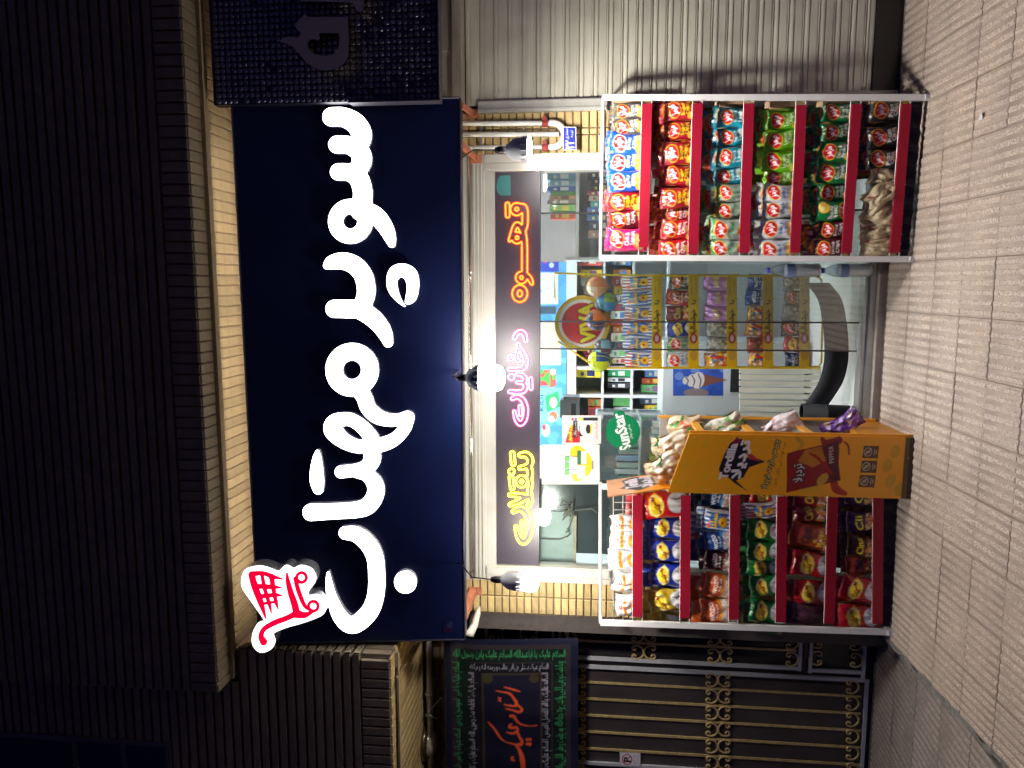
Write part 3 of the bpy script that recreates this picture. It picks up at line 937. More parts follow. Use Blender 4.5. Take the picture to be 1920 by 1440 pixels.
l2 = cr(510, 0, k9, [(490,-260),(490,20),(1230,40),(1400,60),(1440,170),(1510,215),(1570,170),(1600,-260)])
und(slab([('p', l2)], 2, onn, 0, .05, [M_CH, M_CHS], 'letter', None, 1))

# ------------------------------------------------------------------ shop front: header, jambs, board, glass
front = thing('glass_storefront', 'cream aluminium shop front with glass panes and a dark header board', 'storefront')
fx0, fx1 = at(1000, 1087).x, at(1000, 290).x
gx0, gx1 = at(1000, 1059).x, at(1000, 322).x
hz0, hz1 = at(930, 700).z, 2.17
MB().box((fx0, -.028, hz0+.055), (fx1, .05, hz1)).box((gx0, -.02, hz0), (gx1, .05, hz0+.055)).build('header', M_ALU, front)
MB().tube([(fx0+.01, -.034, at(885, 700).z), (fx1-.01, -.034, at(885, 700).z)], .011, 12).build('bead', M_ALUBEAD, front, True)
mb = MB()
for zz in (at(892, 700).z, at(899, 700).z, at(906, 700).z): mb.box((fx0+.005, -.036, zz-.0035), (fx1-.005, -.0285, zz+.0035))
mb.build('moulding', M_ALU, front)
def jamb(a, b):
    w = b-a
    mb = MB().box((a, -.03, .0), (b, .05, hz0+.0545)).box((a+w*.12, -.038, .0), (a+w*.38, -.0305, hz0+.05)).box((a+w*.5, -.044, .0), (a+w*.93, -.0305, hz0+.05))
    return mb.build('jamb', M_ALU, front)
jamb(gx1+.0005, fx1); jamb(fx0, gx0-.0005)
bz0 = at(1012, 700).z
MB().box((gx0+.001, -.008, bz0), (gx1-.001, .045, hz0-.001)).build('header_board', mat('smoked_board', (.045, .034, .052), .42, var=.1, scale=4, spec=.6), front)
bp = cr(860, 300, 1/4.5, [(318,215,1),(330,160,1),(350,132,1),(436,128,1),(440,300,1),(352,300,1),(325,270,1)])
slab([('p', [q[:2] for q in bp])], 1, lambda x, y, o: at(x, y, -.0085-o), 0, .0015, mat('teal_sticker', (.05, .22, .22), .4), 'sticker', front)
G1, G2 = glass_mat('shop_glass', (.94, .98, .97), .06, haze=.012), glass_mat('door_glass', (.95, .975, .98), .09, haze=.013)
MB().box((gx0+.002, .012, .07), (at(1100, 800).x, .018, bz0)).build('pane', G1, front)
MB().box((at(1100, 604).x, .034, .07), (gx1-.002, .04, bz0)).build('pane', G1, front)
MB().box((at(1100, 656).x, .055, .07), (at(1100, 397).x, .061, bz0)).build('pane', G2, front)
M_GASK = mat('dark_gasket', (.03, .028, .03), .4)
for yy, Y in ((604, .034), (656, .055), (397, .055)):
    x = at(1300, yy, Y).x
    MB().box((x-.004, Y-.003, .1), (x+.004, Y+.009, bz0)).build('pane_edge', M_GASK, front)
tx0, tx1 = at(1600, 782).x, at(1600, 492).x
MB().box((tx0-.15, -.012, -.02), (tx1+.75, .028, .028)).build('kerb', mat('grey_stone', (.30, .27, .25), .7, var=.15, scale=30), front)
MB().box((tx0-.15, .0285, -.02), (tx1+.75, .06, .055)).box((tx0-.15, .0605, -.02), (tx1+.75, .16, .066)).box((tx0-.15, .045, .066), (tx1+.75, .052, .078)).build('sill', M_STEEL, front)

# ------------------------------------------------------------------ neon words on the header board
def neon(name, label, parts, col):
    t = thing(name, label, 'neon sign', tuple(at(975, parts[0][1][0][1], -.012)), 'neon words on the header board')
    V, F, E = march(*field(parts, .8))
    mb = MB()
    for L in loops_of(E):
        P = np.array([V[i] for i in L])
        for _ in range(3):
            P = (np.roll(P, 1, 0)+2*P+np.roll(P, -1, 0))/4
        P = P[::2] if len(P) > 24 else P
        mb.tube([at(x, y, -.016) for x, y in P], .0042, 6, True)
    under(mb.build('tube', lamp_mat(name+'_glow', col, E_NEON), None, True), t)
    bk = MB().box((-.004, 0, -.004), (.004, .006, .004)).mesh('clip', M_GASK)
    for L in loops_of(E)[:4]:
        x, y = V[L[0]]
        under(obj('clip', bk, None, at(x, y, -.0145)), t)
    return t
a_ = lambda *p: ('s', cr(860, 300, 1/4.5, p))
p_ = lambda *p: ('s', cr(860, 600, 1/6.4, p))
y_ = lambda *p: ('s', cr(860, 800, 1/4.5, p))
neon('neon_word', 'orange neon outline word near the right end of the header board', [
 a_((412,375,17),(414,470,17)), a_(*ring_pts(490,415,34,34,19)), a_((515,385,16),(548,395,22),(560,440,24),(559,540,24),(548,585,22),(545,600,20)),
 a_((432,678,12),(455,615,17),(480,555,20),(505,548,20),(530,585,20),(545,615,20)), a_(*ring_pts(492,656,30,32,17)), a_((545,605,20),(552,660,22),(556,740,23),(556,940,23)),
 a_(*ring_pts(530,992,31,33,18)), a_((565,965,20),(592,990,19),(608,1018,17),(618,1045,10)), a_(*ring_pts(516,1126,42,50,22))], (1.0, .055, .006))
neon('neon_word', 'pink neon outline word in the middle of the header board', [
 p_((672,215,22),(695,170,24),(745,142,24),(790,175,25),(806,250,20)),
 p_((716,292,22),(716,340,20),(700,395,20),(688,450,20),(705,485,20),(735,490,14)), p_((722,320,20),(765,385,25),(800,460,27),(803,530,28),(768,580,26),(700,592,22),(612,590,20)),
 p_((628,452,40),(629,453,40)), p_((633,684,38),(634,685,38)),
 p_((702,648,18),(755,655,22),(795,695,24),(792,740,22),(750,752,18),(702,748,14)), p_((780,745,22),(803,800,24),(775,855,24),(700,866,21),(613,860,20)),
 p_((864,705,20),(868,820,20)),
 p_((648,942,22),(700,920,24),(765,955,27),(803,1040,27),(806,1120,27),(785,1205,27),(738,1245,27),(690,1190,22),(668,1098,16)), p_((736,1035,18),(742,1140,18))], (1.0, .09, .36))
neon('neon_word', 'yellow neon outline word near the left end of the header board', [
 y_((452,225,17),(460,315,17)), y_((445,378,24),(446,379,24)), y_((441,425,17),(452,520,17)),
 y_((522,240,18),(565,235,22),(600,268,24),(600,315,22),(560,340,17),(520,348,15)), y_((590,330,22),(602,385,22),(600,430,20)), y_(*ring_pts(530,462,31,32,18)),
 y_((590,420,18),(606,480,18),(596,535,17),(602,580,17),(606,630,17),(588,672,14)), y_((432,574,14),(500,578,18),(560,590,20),(600,600,16)), y_((436,658,14),(500,635,18),(560,605,20)),
 y_((462,716,15),(510,692,20),(560,715,24),(596,780,25),(600,860,25),(584,930,24),(545,970,24),(505,925,19),(484,845,12)), y_((540,808,17),(546,880,17))], (1.0, .80, .03))

# ------------------------------------------------------------------ lamps hanging under the sign
M_CABLE = mat('black_cable', (.01, .01, .01), .5)
M_BODY = mat('lamp_body', (.55, .57, .6), .4, var=.05)
M_BODYD = mat('lamp_body_dark', (.12, .14, .2), .4)
M_SOCK = mat('lamp_socket', (.008, .008, .01), .35)
def bulb(label, px, globe, R, H, Y, body, emat, flat=False, sock=.05):
    """px: photo (x of the globe's lower end, y of the axis); hangs straight down"""
    e = at(px[0], px[1], Y)
    t = thing('lamp_bulb', label, 'lamp', tuple(e), 'lamps hanging under the navy sign')
    if flat:
        g = [(0, 0), (R*.7, .0), (R*.97, .004), (R, .012)]
    else:
        g = [(0, 0), (R*.45, .004), (R*.8, H*.13), (R*.97, H*.34), (R, H*.6), (R*.95, H*.85), (R*.9, H)]
    h0 = g[-1][1]
    MB().lathe(g, n=28).build('globe', emat, t, True)
    bp = [(R*.9 if not flat else R*1.0, h0)]+[(R*a, h0+b) for a, b in body]
    MB().lathe(bp, n=28).build('body', M_BODYD if globe == 'd' else M_BODY, t, True)
    top = bp[-1][1]
    fins = MB()
    for k in range(14):
        a = 2*math.pi*k/14; c, s = math.cos(a), math.sin(a)
        r0, r1 = bp[1][0]*1.0, bp[1][0]*1.0
        (ra, ha), (rb, hb) = bp[0], bp[1]
        fins.tube([(c*ra*1.01, s*ra*1.01, ha+.002), (c*rb*1.03, s*rb*1.03, hb)], .003, 4)
    fins.build('fins', M_BODYD if globe == 'd' else M_BODY, t)
    MB().lathe([(.016, top-.004), (.017, top+sock*.6), (.012, top+sock), (.003, top+sock+.004)], n=16).build('socket', M_SOCK, t, True)
    zt_ = at(868, px[1], SB).z-e.z+.02
    MB().tube([(0, 0, top+sock), (.004, .01, (top+sock+zt_)/2), (0, SB-Y+.02, zt_)], .0035, 6).build('cable', M_CABLE, t)
    return t
bulb('largest white glowing bulb, hanging in the middle below the sign', (947, 709), 'd', .063, .118, -.58,
     [(.82, .022), (.62, .05), (.28, .062)], lamp_mat('bulb_glow', (1.0, .95, .87), E_BULB*1.5), sock=.045)
bulb('glowing white bulb with a grey finned body hanging at the left by the brick pillar', (1011, 1090), 'l', .051, .08, -.50,
     [(.98, .03), (.85, .075), (.36, .105)], lamp_mat('bulb_glow_left', (1.0, .95, .86), E_BULB*2.7))
bulb('flat faced grey floodlight bulb hanging at the right before the white pipes', (996, 280), 'l', .055, .02, -.52,
     [(.98, .03), (.85, .07), (.36, .10)], lamp_mat('bulb_glow_right', (1.0, .94, .86), E_BULB*5.6), flat=True)

# ------------------------------------------------------------------ steel brackets that carry the sign
def bracket(label, a, b, w=.015):
    d = (b-a); t = thing('sign_bracket', label, 'bracket', tuple(a), 'steel brackets behind the sign')
    side = Vector((1, 0, 0))*w
    upv = d.cross(side).normalized()*.004
    under(MB().obox((a+b)/2, d/2, side, upv).obox((a+b)/2+side*.9+Vector((0, 0, .018)), d/2, side*.12, Vector((0, 0, .02))).build('bar', M_RUST), t)
    under(MB().box((b.x-.022, b.y-.004, b.z-.03), (b.x+.022, b.y+.002, b.z+.04)).build('plate', M_RUST), t)
    return t
bracket('rusty sign bracket at the right end above the white pipes', at(860, 262, -.27), at(893, 298, -.035))
bracket('rusty sign bracket at the left end above the brick pillar', at(866, 1180, -.27), at(893, 1108, -.005))
bracket('rusty sign bracket beside the shutter rail at the far right', at(866, 198, -.27), at(888, 213, -.005))
wb = thing('cloth_bundle', 'pale plastic sheet bundled behind the left sign bracket', 'bundle', tuple(at(880, 1165, -.15)))
mb = MB(); P = [at(868, 1188, -.2), at(882, 1188, -.2), at(890, 1172, -.15), at(896, 1150, -.08), at(899, 1138, -.05)]
mb.tube(P, [.014, .024, .02, .016, .008], 8)
under(mb.build('sheet', mat('pale_plastic', (.6, .57, .5), .35, bump=.5, bscale=40), None, True), wb)

# ------------------------------------------------------------------ gas pipes, valves, number plate
gp = thing('gas_pipe', 'white wall pipes with red taped joints beside the shutter', 'pipe', tuple(at(1000, 252, -.05)))
M_PVC = mat('white_pipe', (.74, .74, .72), .3, var=.04)
PY = -.045
def pp(*l): return [at(x, y, PY) for x, y in l]
under(MB().tube(pp((855, 231.5), (1030, 231)), .0125, 12).tube(pp((855, 252.5), (1048, 251.5)), .0125, 12).tube(pp((855, 277.5), (1030, 275.5)), .0125, 12).build('pipe', M_PVC, None, True), gp)
def arc(cx, cy, rx, ry, a0, a1, n=14): return [(cx+rx*math.cos(R_(a0+(a1-a0)*i/n)), cy+ry*math.sin(R_(a0+(a1-a0)*i/n))) for i in range(n+1)]
under(MB().tube(pp((1030, 230.5), *arc(1036, 253, 22, 22.5, -90, 90), (1030, 276)), .0165, 12).build('elbow', M_PVC, None, True), gp)
for y in (231, 276):
    c = at(1022, y, PY)
    mb = MB()
    q = random.Random(y)
    mb.lathe([(.0, .016), (.017, .015), (.021, .006), (.019, -.004), (.022, -.011), (.016, -.016), (0, -.017)], origin=c, n=10)
    mb.obox(c+Vector((.012, -.012, .0)), (.018, 0, .004), (0, .004, 0), (-.002, 0, .009))
    under(mb.build('valve', mat('red_tape', (.28, .03, .03), .5, var=.4, scale=60, bump=.6, bscale=60)), gp)
for x in (900, 980):
    under(MB().box(tuple(at(x, 282, -.03)), tuple(at(x+4, 226, -.002))).build('clamp', M_STEEL), gp)
bd = Board(44, 26, 6, '#1626a0'); bd.rect(0, 0, 44, 26, '#e8e8f0'); bd.rect(1, 1, 43, 25, '#1a2a9c')
bd.text('۲۲', 3, 5, 18, 22, '#f4f4fa', bold=.4); bd.text('سمندری', 21, 5, 41, 12, '#dfe2f5'); bd.text('کوچه', 24, 15, 38, 21, '#dfe2f5')
npl = painted('number_plate', bd, 60, 40, quad([at(1056, 281.5, -.066), at(1055.5, 238, -.066), at(1080, 238, -.066), at(1080.5, 281, -.066)]), M_VINYL, None, (0, .004, 0))
tag(npl, 'small blue house number plate below the white pipes', 'number plate')
# ------------------------------------------------------------------ black banner
BY = .08
bnr = thing('banner', 'black religious banner with green and white script and orange calligraphy', 'banner', tuple(at(840, 1300, BY)))
BH, BW = 250.0, 430.0                                       # photo pixels: height (x 834..1084) and width (y 1197..1627)
bo = Board(BW, BH, 2.2, '#11142e')                           # u runs to the right, so photo y = 1627-u
def bx(y): return BW-(y-1197)
bo.rect(bx(1600), 12, bx(1208), BH-14, '#2e282e')
for (t, c) in ((17, '#071a12'), (41, '#2e282e'), (44, '#0d0d16'), (62, '#3a3029'), (66, '#0f0f26')):
    bo.rect(bx(1600)+t, 8+t*1.0, bx(1200)-t, BH-8-t*.95, c)
G, Wt = '#3f9a62', '#b0aebc'
gt = 'السلام علیک یا اباعبدالله السلام علیک یابن رسول الله'
wt = 'السلام علیک یا علی بن ابی طالب و رحمه الله و برکاته'
def vtext(t, y0, y1, x0, x1, c, b=0):
    """writing that climbs the right hand border; its letters' tops face right"""
    cx, cy = bx((y0+y1)/2), (x0+x1)/2-834
    w, h = (x1-x0), (y1-y0)
    bo.text(t, cx-w/2, cy-h/2, cx+w/2, cy+h/2, c, rot=90, bold=b)
vtext(gt, 1218, 1239, 851, 1060, G); vtext(wt, 1244, 1261, 882, 1028, Wt, 0)
for k in range(3):
    y1 = 1240+k*125
    bo.text('السلام علیک یا امیر المومنین و یابن', bx(y1+122), 15, bx(y1), 36, G, bold=0)
    bo.text('وما بقیت و بقی اللیل والنهار ولا جعله الله', bx(y1+122), 206, bx(y1), 227, G, bold=0)
    bo.text('السلام علیک یا فاطمه بنت رسول الله', bx(y1+22+120), 44, bx(y1+22), 62, Wt, bold=0)
    bo.text('السلام علیک یا ابا الفضل العباس', bx(y1+22+120), 182, bx(y1+22), 200, Wt, bold=0)
O = '#e2572b'
for st in ([(670,560,4),(760,585,10),(840,607,5)], [(585,600,6),(660,615,9),(730,630,12),(780,690,14),(800,730,18),(790,760,14),(720,755,8),(670,745,5)],
           [(685,790,5),(760,805,10),(830,825,14),(862,800,14),(835,768,11),(800,740,12)], [(740,868,20),(775,875,19),(795,915,15),(845,962,10),(930,980,7),(1022,975,4)],
           [(745,960,9),(715,985,12),(740,1000,18),(800,1000,12),(805,1040,14),(750,1062,13),(690,1052,6)], [(800,1040,15),(820,1080,14),(835,1115,15),(855,1145,18),(840,1182,20),(780,1182,12),(690,1162,6)],
           [(490,945,5),(560,1020,12),(620,1110,10),(680,1160,5)], [(780,1190,8),(825,1240,18),(855,1320,25),(865,1440,28),(850,1600,26),(780,1700,14)],
           [(905,1130,14),(945,1130,14),(946,1132,14)], [(910,1178,16),(940,1180,18),(942,1181,18)], [(605,675,6),(635,680,6),(610,700,6),(635,712,6)], [(735,1320,8),(765,1315,8),(740,1340,8),(775,1350,8)]):
    P = cr(830, 1190, 1/5.76, st)
    bo.stroke([(bx(y), x-834, max(r, .9)) for x, y, r in P], O)
for cx_ in (bx(1272), bx(1562)):
    bo.ell(cx_, 82, 9, 9, '#3a3420'); bo.ell(cx_, 168, 9, 9, '#3a3420')
def bfold(U, V):
    y = 1627-U*BW; x = 834+V*BH+2.0*np.sin(U*5)*(1-V)
    P = np.zeros(U.shape+(3,))
    for j in range(U.shape[0]):
        for i in range(U.shape[1]):
            P[j, i] = at(x[j, i], y[j, i], BY)
    P[..., 1] += .005*np.sin(U*23+V*2)*(V+.25)+.0012*np.sin(U*60+3*V)+.006*np.sin(V*5+U*3)+.008*np.exp(-((V-.12-.4*(1-U))/.06)**2)
    return P
under(painted('cloth', bo, 250, 190, bfold, print_mat('banner_cloth', .55, bump=.1, bscale=200)), bnr)
under(MB().tube([at(834, 1190, BY+.005), at(838, 1640, BY+.005)], .006, 8).build('hem_rod', M_BLACK), bnr)

# ------------------------------------------------------------------ gate with scrolls
gate = thing('gate', 'black metal double gate with gold scrollwork and pale frames', 'gate', tuple(at(1640, 1300, GY)))
M_LEAF = mat('gate_sheet', (.055, .044, .046), .32, var=.25, scale=5)
M_LEAF2 = mat('gate_glass', (.008, .010, .020), .12)
M_GOLD = mat('gold_paint', (.55, .41, .19), .4, metal=.2, var=.2, scale=40)
M_GFR = mat('gate_frame_pale', (.50, .50, .54), .4, var=.08)
gm = lambda x, y, d=0.: at(x, y, GY+d)
def gbox(x0, y0, x1, y1, d0, d1, m, nm):
    a, b = gm(x0, y0), gm(x1, y1)
    return under(MB().box((min(a.x, b.x), GY+d0, min(a.z, b.z)), (max(a.x, b.x), GY+d1, max(a.z, b.z))).build(nm, m), gate)
gbox(880, 1100, 1655, 1760, .012, .03, mat('gate_body', (.022, .018, .02), .4), 'backing')
gbox(1065, 1258, 1628, 1600, .002, .0115, M_LEAF, 'leaf')
gbox(1050, 1160, 1505, 1236, .002, .0115, M_LEAF2, 'leaf')
gbox(1512, 1162, 1622, 1242, .002, .0115, M_LEAF2, 'leaf')
def gtube(pts, r, m, nm, d=-.012, n=6):
    return under(MB().tube([gm(x, y, d) for x, y in pts], r, n).build(nm, m), gate)
# the sloping photo lines are plumb in the place: take x positions at one height and keep them vertical
def vbar(ypx, xref, x0, x1, r, m, nm, d=-.010):
    X = gm(xref, ypx).x; z0, z1 = gm(x1, ypx).z, gm(x0, ypx).z
    return under(MB().box((X-r, GY+d, z0), (X+r, GY+.0, z1)).build(nm, m), gate)
def hbar(xpx, yref, y0, y1, r, m, nm, d=-.010):
    z = gm(xpx, yref).z; xa, xb = gm(xpx, y1).x, gm(xpx, y0).x
    return under(MB().box((xa, GY+d, z-r), (xb, GY-.0005, z+r)).build(nm, m), gate)
vbar(1237, 1200, 1060, 1500, .010, M_GFR, 'frame', -.016); vbar(1253, 1200, 1085, 1622, .010, M_GFR, 'frame', -.016)
vbar(1161, 1100, 1060, 1500, .008, M_GFR, 'frame', -.016)
hbar(1064, 1180, 1158, 1236, .010, M_GFR, 'frame', -.0165); hbar(1498, 1250, 1158, 1256, .009, M_GFR, 'frame', -.0165)
hbar(1518, 1250, 1164, 1260, .009, M_GFR, 'frame', -.0165); hbar(1618, 1250, 1164, 1272, .009, M_GFR, 'frame', -.0165)
vbar(1257, 1560, 1518, 1618, .009, M_GFR, 'frame', -.016)
hbar(1620, 1350, 1272, 1640, .010, M_GFR, 'frame', -.0165)
vbar(1432, 1160, 1060, 1622, .009, M_GFR, 'frame', -.0155)
hbar(912, 1180, 1150, 1260, .009, M_GFR, 'frame', -.016); hbar(1037, 1180, 1150, 1260, .007, M_GFR, 'frame', -.016)
for xx in (943, 977, 1006): hbar(xx, 1180, 1150, 1260, .006, M_GOLD, 'bar')
hbar(1050, 1180, 1150, 1260, .008, M_GOLD, 'bar')
vbar(1205, 1200, 1066, 1494, .006, M_GOLD, 'bar')
bars = [1281, 1312, 1343, 1374, 1405.5, 1468, 1500]
for yy in bars: vbar(yy, 1160, 1066, 1615, .006, M_GOLD, 'bar')
# scroll: a C with both ends curled in, unit size, opening towards -x
def scroll_mesh(Rr, r):
    pts = []
    n = 16
    for sgn in (1, -1):
        seq = []
        for i in range(12):
            t = i/11
            a = R_(200-290*t)
            rr = Rr*(.14+.20*t)
            seq.append((-Rr*.42+rr*math.cos(a), sgn*(Rr*.48+rr*math.sin(a)*1.0)))
        pts.append(seq)
    main = [(Rr*.95*math.cos(R_(a)), Rr*.95*math.sin(R_(a))) for a in np.linspace(118, -118, 18)]
    up = [(x, y) for x, y in pts[0]]
    def curl(sg):
        out = []
        for i in range(10):
            t = i/9
            a = R_(118+250*t); rr = Rr*(.34-.17*t)
            cx, cy = -Rr*.45+Rr*.16, sg*Rr*.55
            out.append((cx+rr*math.cos(a), cy+sg*rr*math.sin(a)))
        return out
    line = list(reversed(curl(1)))+main+curl(-1)
    return MB().tube([(x, 0, z) for x, z in line], r, 6).mesh('scroll', M_GOLD)
SCM = scroll_mesh(.0425, .0060)
def scroll(x, y, rot):
    p = gm(x, y, -.012)
    under(obj('scroll', SCM, None, p, (0, R_(rot), 0)), gate)
# rot 90: opening up, -90: opening down (in the place)
def cluster(x, y): scroll(x-13.5, y, 90); scroll(x+13.5, y, -90)
tilt = lambda x: (x-1160)*.0557
for (xx, mode) in ((1083, 't'), (1346, 'm'), (1600, 'b')):
    for yy in (1265.5, 1296.5, 1327.5, 1358.5, 1390, 1421, 1452, 1484):
        y = yy+tilt(xx)*.9
        if mode == 'm': cluster(xx, y)
        elif mode == 't': scroll(xx+6, y, -90)
        else: scroll(xx-4, y, 90)
for xx in (1207, 1350):
    for yy in (1189, 1221): cluster(xx, yy+(xx-1160)*.045)
for yy in (1189, 1221): scroll(1483, yy+15, 90); scroll(1532, yy+13, -90); scroll(1604, yy+17, 90); scroll(1072, yy-4, -90)
for xx in (930, 990):
    for yy in (1163, 1200): scroll(xx, yy, 0 if yy == 1163 else 180)
kn = MB().lathe([(0, -.035), (.014, -.033), (.018, -.024), (.012, -.014), (.006, 0)], origin=gm(1306, 1438, 0), axis=(0, 1, 0), n=14)
under(kn.build('knob', M_STEEL, None, True), gate)
bp_ = Board(26, 42, 5, '#d8d6dc')
bp_.rect(0, 0, 26, 42, '#c9c6cf'); bp_.rect(1.2, 1.2, 24.8, 40.8, '#dddbe2'); bp_.ell(13, 15, 10.5, 10.5, '#b01838'); bp_.ell(13, 15, 8.6, 8.6, '#e3e0e8')
bp_.text('P', 8.5, 8.5, 17.5, 22, '#111118', bold=.6); bp_.stroke([(6.5, 8.5, .9), (19.5, 21.5, .9)], '#b01838')
bp_.text('پارک ممنوع', 4, 28, 22, 32.5, '#1c1c26'); bp_.text('پنچر میشوید', 4, 34.5, 22, 38.5, '#1c1c26')
nps = painted('no_parking_sign', bp_, 52, 84, quad([gm(1162, 1436, -.018), gm(1162, 1411, -.018), gm(1201, 1412.5, -.018), gm(1201, 1437.5, -.018)]), M_VINYL, None, (0, .003, 0))
tag(nps, 'small white no parking sign on the black gate', 'sign')

# ------------------------------------------------------------------ ceiling lamp, conduit and cable under the left soffit
cl = atz(790, 1402, EZ)
dl = thing('ceiling_lamp', 'unlit brass and glass dome lamp under the left soffit', 'lamp', (cl.x, cl.y+.06, EZ-.006))
MB().lathe([(0, 0), (.105, 0), (.110, -.006), (.104, -.020), (.088, -.032)], n=32).build('brass_ring', mat('aged_brass', (.30, .22, .14), .28, metal=.9, var=.3), dl, True)
MB().lathe([(.087, -.030), (.082, -.05), (.062, -.072), (.03, -.084), (0, -.088)], n=32).build('glass_dome', mat('frosted_dome', (.42, .36, .28), .15, coat=.5), dl, True)
MB().lathe([(.008, -.086), (.006, -.10), (.003, -.106), (0, -.107)], n=10).build('finial', _M['aged_brass'], dl)
cpz = at(806, 1320, GY-.02).z
cd = thing('conduit_pipe', 'pale grey conduit pipe running level above the banner', 'pipe', (-1.7, GY-.02, cpz))
under(MB().tube([(-1.42, GY-.02, cpz), (-3.2, GY-.02, cpz)], .019, 12).build('pipe', mat('grey_conduit', (.42, .40, .38), .45), None, True), cd)
for yy in (1299, 1338):
    x = at(806, yy, GY-.02).x
    under(MB().box((x-.008, GY-.045, cpz-.024), (x+.008, GY+.05, cpz+.024)).build('clip', M_STEEL), cd)
under(MB().tube([at(803, 1335, GY-.045), at(818, 1318, GY-.06), at(829, 1307, GY-.06)], .0025, 5).tube([at(803, 1337, GY-.045), at(812, 1345, GY-.06), at(821, 1348, GY-.06)], .0025, 5).build('tie_wire', M_WIRE), cd)
cb = MB().tube([atz(741, 1255, EZ-.012)+Vector((0, .02, 0)), atz(742, 1285, EZ-.014), atz(744, 1330, EZ-.012), atz(746, 1440, EZ-.012), atz(748, 1520, EZ-.012)], .0045, 6).build('cable', M_CABLE)
tag(cb, 'black cable running along the left soffit trim', 'cable')
gc = MB().tube([atz(790, 1204, EZ-.02), atz(770, 1232, EZ-.03), atz(742, 1272, EZ-.014)], .008, 8).build('cable', mat('brown_cable', (.22, .15, .09), .5))
tag(gc, 'thicker brown cable slanting across the left soffit beside the sign', 'cable')
# ------------------------------------------------------------------ snack bags: printed film pillows
BWD, BHT = 100.0, 170.0
def bag_board(base): return Board(BWD, BHT, 1.6, base)
def crimp(b, c1):
    for i in range(0, 100, 4): b.rect(i, 0, i+2, 6, c1, .35)
def oval_logo(b, cx=50, cy=46, rx=39, ry=26, rim='#f2c21a', rot=-14):
    b.ell(cx, cy, rx+3.4, ry+3.4, rim, rot); b.ell(cx, cy, rx, ry, '#c41422', rot)
    b.text('مزمز', cx-27, cy-15, cx+27, cy+16, '#f6eef0', rot=-16, bold=1.3)
def chips(b, y, cols, seed):
    q = random.Random(seed)
    for i in range(3):
        x, yy = q.uniform(20, 85), y+q.uniform(0, 34)
        b.ell(x, yy, 24, 17, cols[0], q.uniform(-50, 50)); b.ell(x+2, yy+2, 17, 10, cols[1], q.uniform(-50, 50))
def d_crisp(base, lines, tcol, rim='#f2c21a', chip=('#e9b93c', '#f6dc85'), extra=None, seed=1, top=None):
    b = bag_board(base)
    if top: b.rect(0, 0, 100, 16, top)
    crimp(b, '#ffffff')
    if extra: extra(b)
    chips(b, 122, chip, seed)
    oval_logo(b, rim=rim)
    b.text(lines[0], 20, 78, 82, 96, tcol, rot=-5, bold=.9)
    b.text(lines[1], 26, 98, 86, 118, tcol, rot=-5, bold=.9)
    b.rect(84, 112, 90, 117, tcol)
    return b
def d_puff():
    b = bag_board('#cdd0d5'); crimp(b, '#c0c4cc')
    b.ell(46, 40, 14, 17, '#f7f5f4'); b.ell(46, 40, 11, 14, '#c8343c'); b.text('چی', 39, 34, 53, 46, '#ffffff')
    b.poly([(10, 58), (92, 52), (94, 72), (12, 78)], '#f0961e'); b.text('پفک', 20, 56, 84, 74, '#c24a10', rot=-4, bold=1)
    b.specks(16, 10, 84, 90, 116, 1, 3, ['#b9cfe8', '#c9d6e6', '#d8c9b8'], 5)
    b.stroke([(28, 124, 9), (44, 112, 10), (66, 112, 10), (80, 126, 9)], '#f09a22'); b.stroke([(36, 150, 8), (60, 142, 9), (84, 152, 8)], '#f3a93a')
    return b
def d_oval(base):
    b = bag_board(base); crimp(b, '#ffffff')
    b.poly([(2, 58), (20, 38), (50, 30), (80, 38), (98, 58), (80, 80), (50, 86), (20, 80)], '#f2df2a')
    b.ell(50, 58, 40, 22, '#f6f0c8'); b.ell(50, 58, 36, 19, '#f3d322')
    b.text('اشی', 46, 42, 82, 60, '#8a1c12', bold=1.6); b.text('مشی', 18, 56, 56, 76, '#8a1c12', bold=1.6)
    b.ell(56, 128, 38, 30, '#dfe2e4'); b.ell(48, 118, 20, 14, '#eceeee'); b.ell(78, 140, 24, 22, '#caccd0'); b.stroke([(74, 112, 2), (70, 134, 2), (80, 154, 2)], '#5b3a34')
    return b
def d_popcorn(top, low, tc, name='WOZO', corn=('#efe6d8', '#e6d3bd', '#f7f2ea', '#d9b7a3'), seed=3):
    b = bag_board(top); crimp(b, '#ffffff')
    b.poly([(0, 96), (30, 84), (70, 92), (100, 78), (100, 170), (0, 170)], low)
    b.text(name, 12, 44, 90, 64, tc, rot=-6, bold=1.4); b.text('چی پلت', 28, 68, 84, 84, '#f4f4f8', rot=-5, bold=.7)
    b.specks(150, 4, 100, 98, 168, 4, 8, corn, seed)
    b.specks(40, 4, 96, 98, 168, 2, 4, ['#f3c232', '#c9503a', '#ffffff'], seed+1)
    return b
def d_stripe(c1, c2, tcol):
    b = bag_board('#e8ecf2')
    for i in range(0, 100, 20): b.rect(i, 0, i+10, 170, c1)
    crimp(b, '#ffffff')
    b.rect(14, 34, 88, 112, c2, .75)
    b.ell(24, 30, 12, 9, '#e2572b')
    b.text('سلنا', 14, 36, 86, 66, '#5a3210', bold=3.2); b.text('سلنا', 14, 36, 86, 66, tcol, bold=1.4)
    b.ell(50, 96, 26, 20, '#e9b424'); b.ell(48, 94, 8, 6, '#8a3a14'); b.specks(10, 10, 120, 90, 165, 3, 8, ['#f5f5f5', '#c7d4ea'], 9)
    return b
def d_corn(base, name, tcol, low, seed):
    b = bag_board(base); crimp(b, '#ffffff')
    b.text(name, 16, 42, 88, 74, '#3a1808', bold=3.0, rot=-8); b.text(name, 16, 42, 88, 74, tcol, bold=1.2, rot=-8)
    b.specks(90, 10, 92, 96, 168, 4, 9, low, seed)
    return b
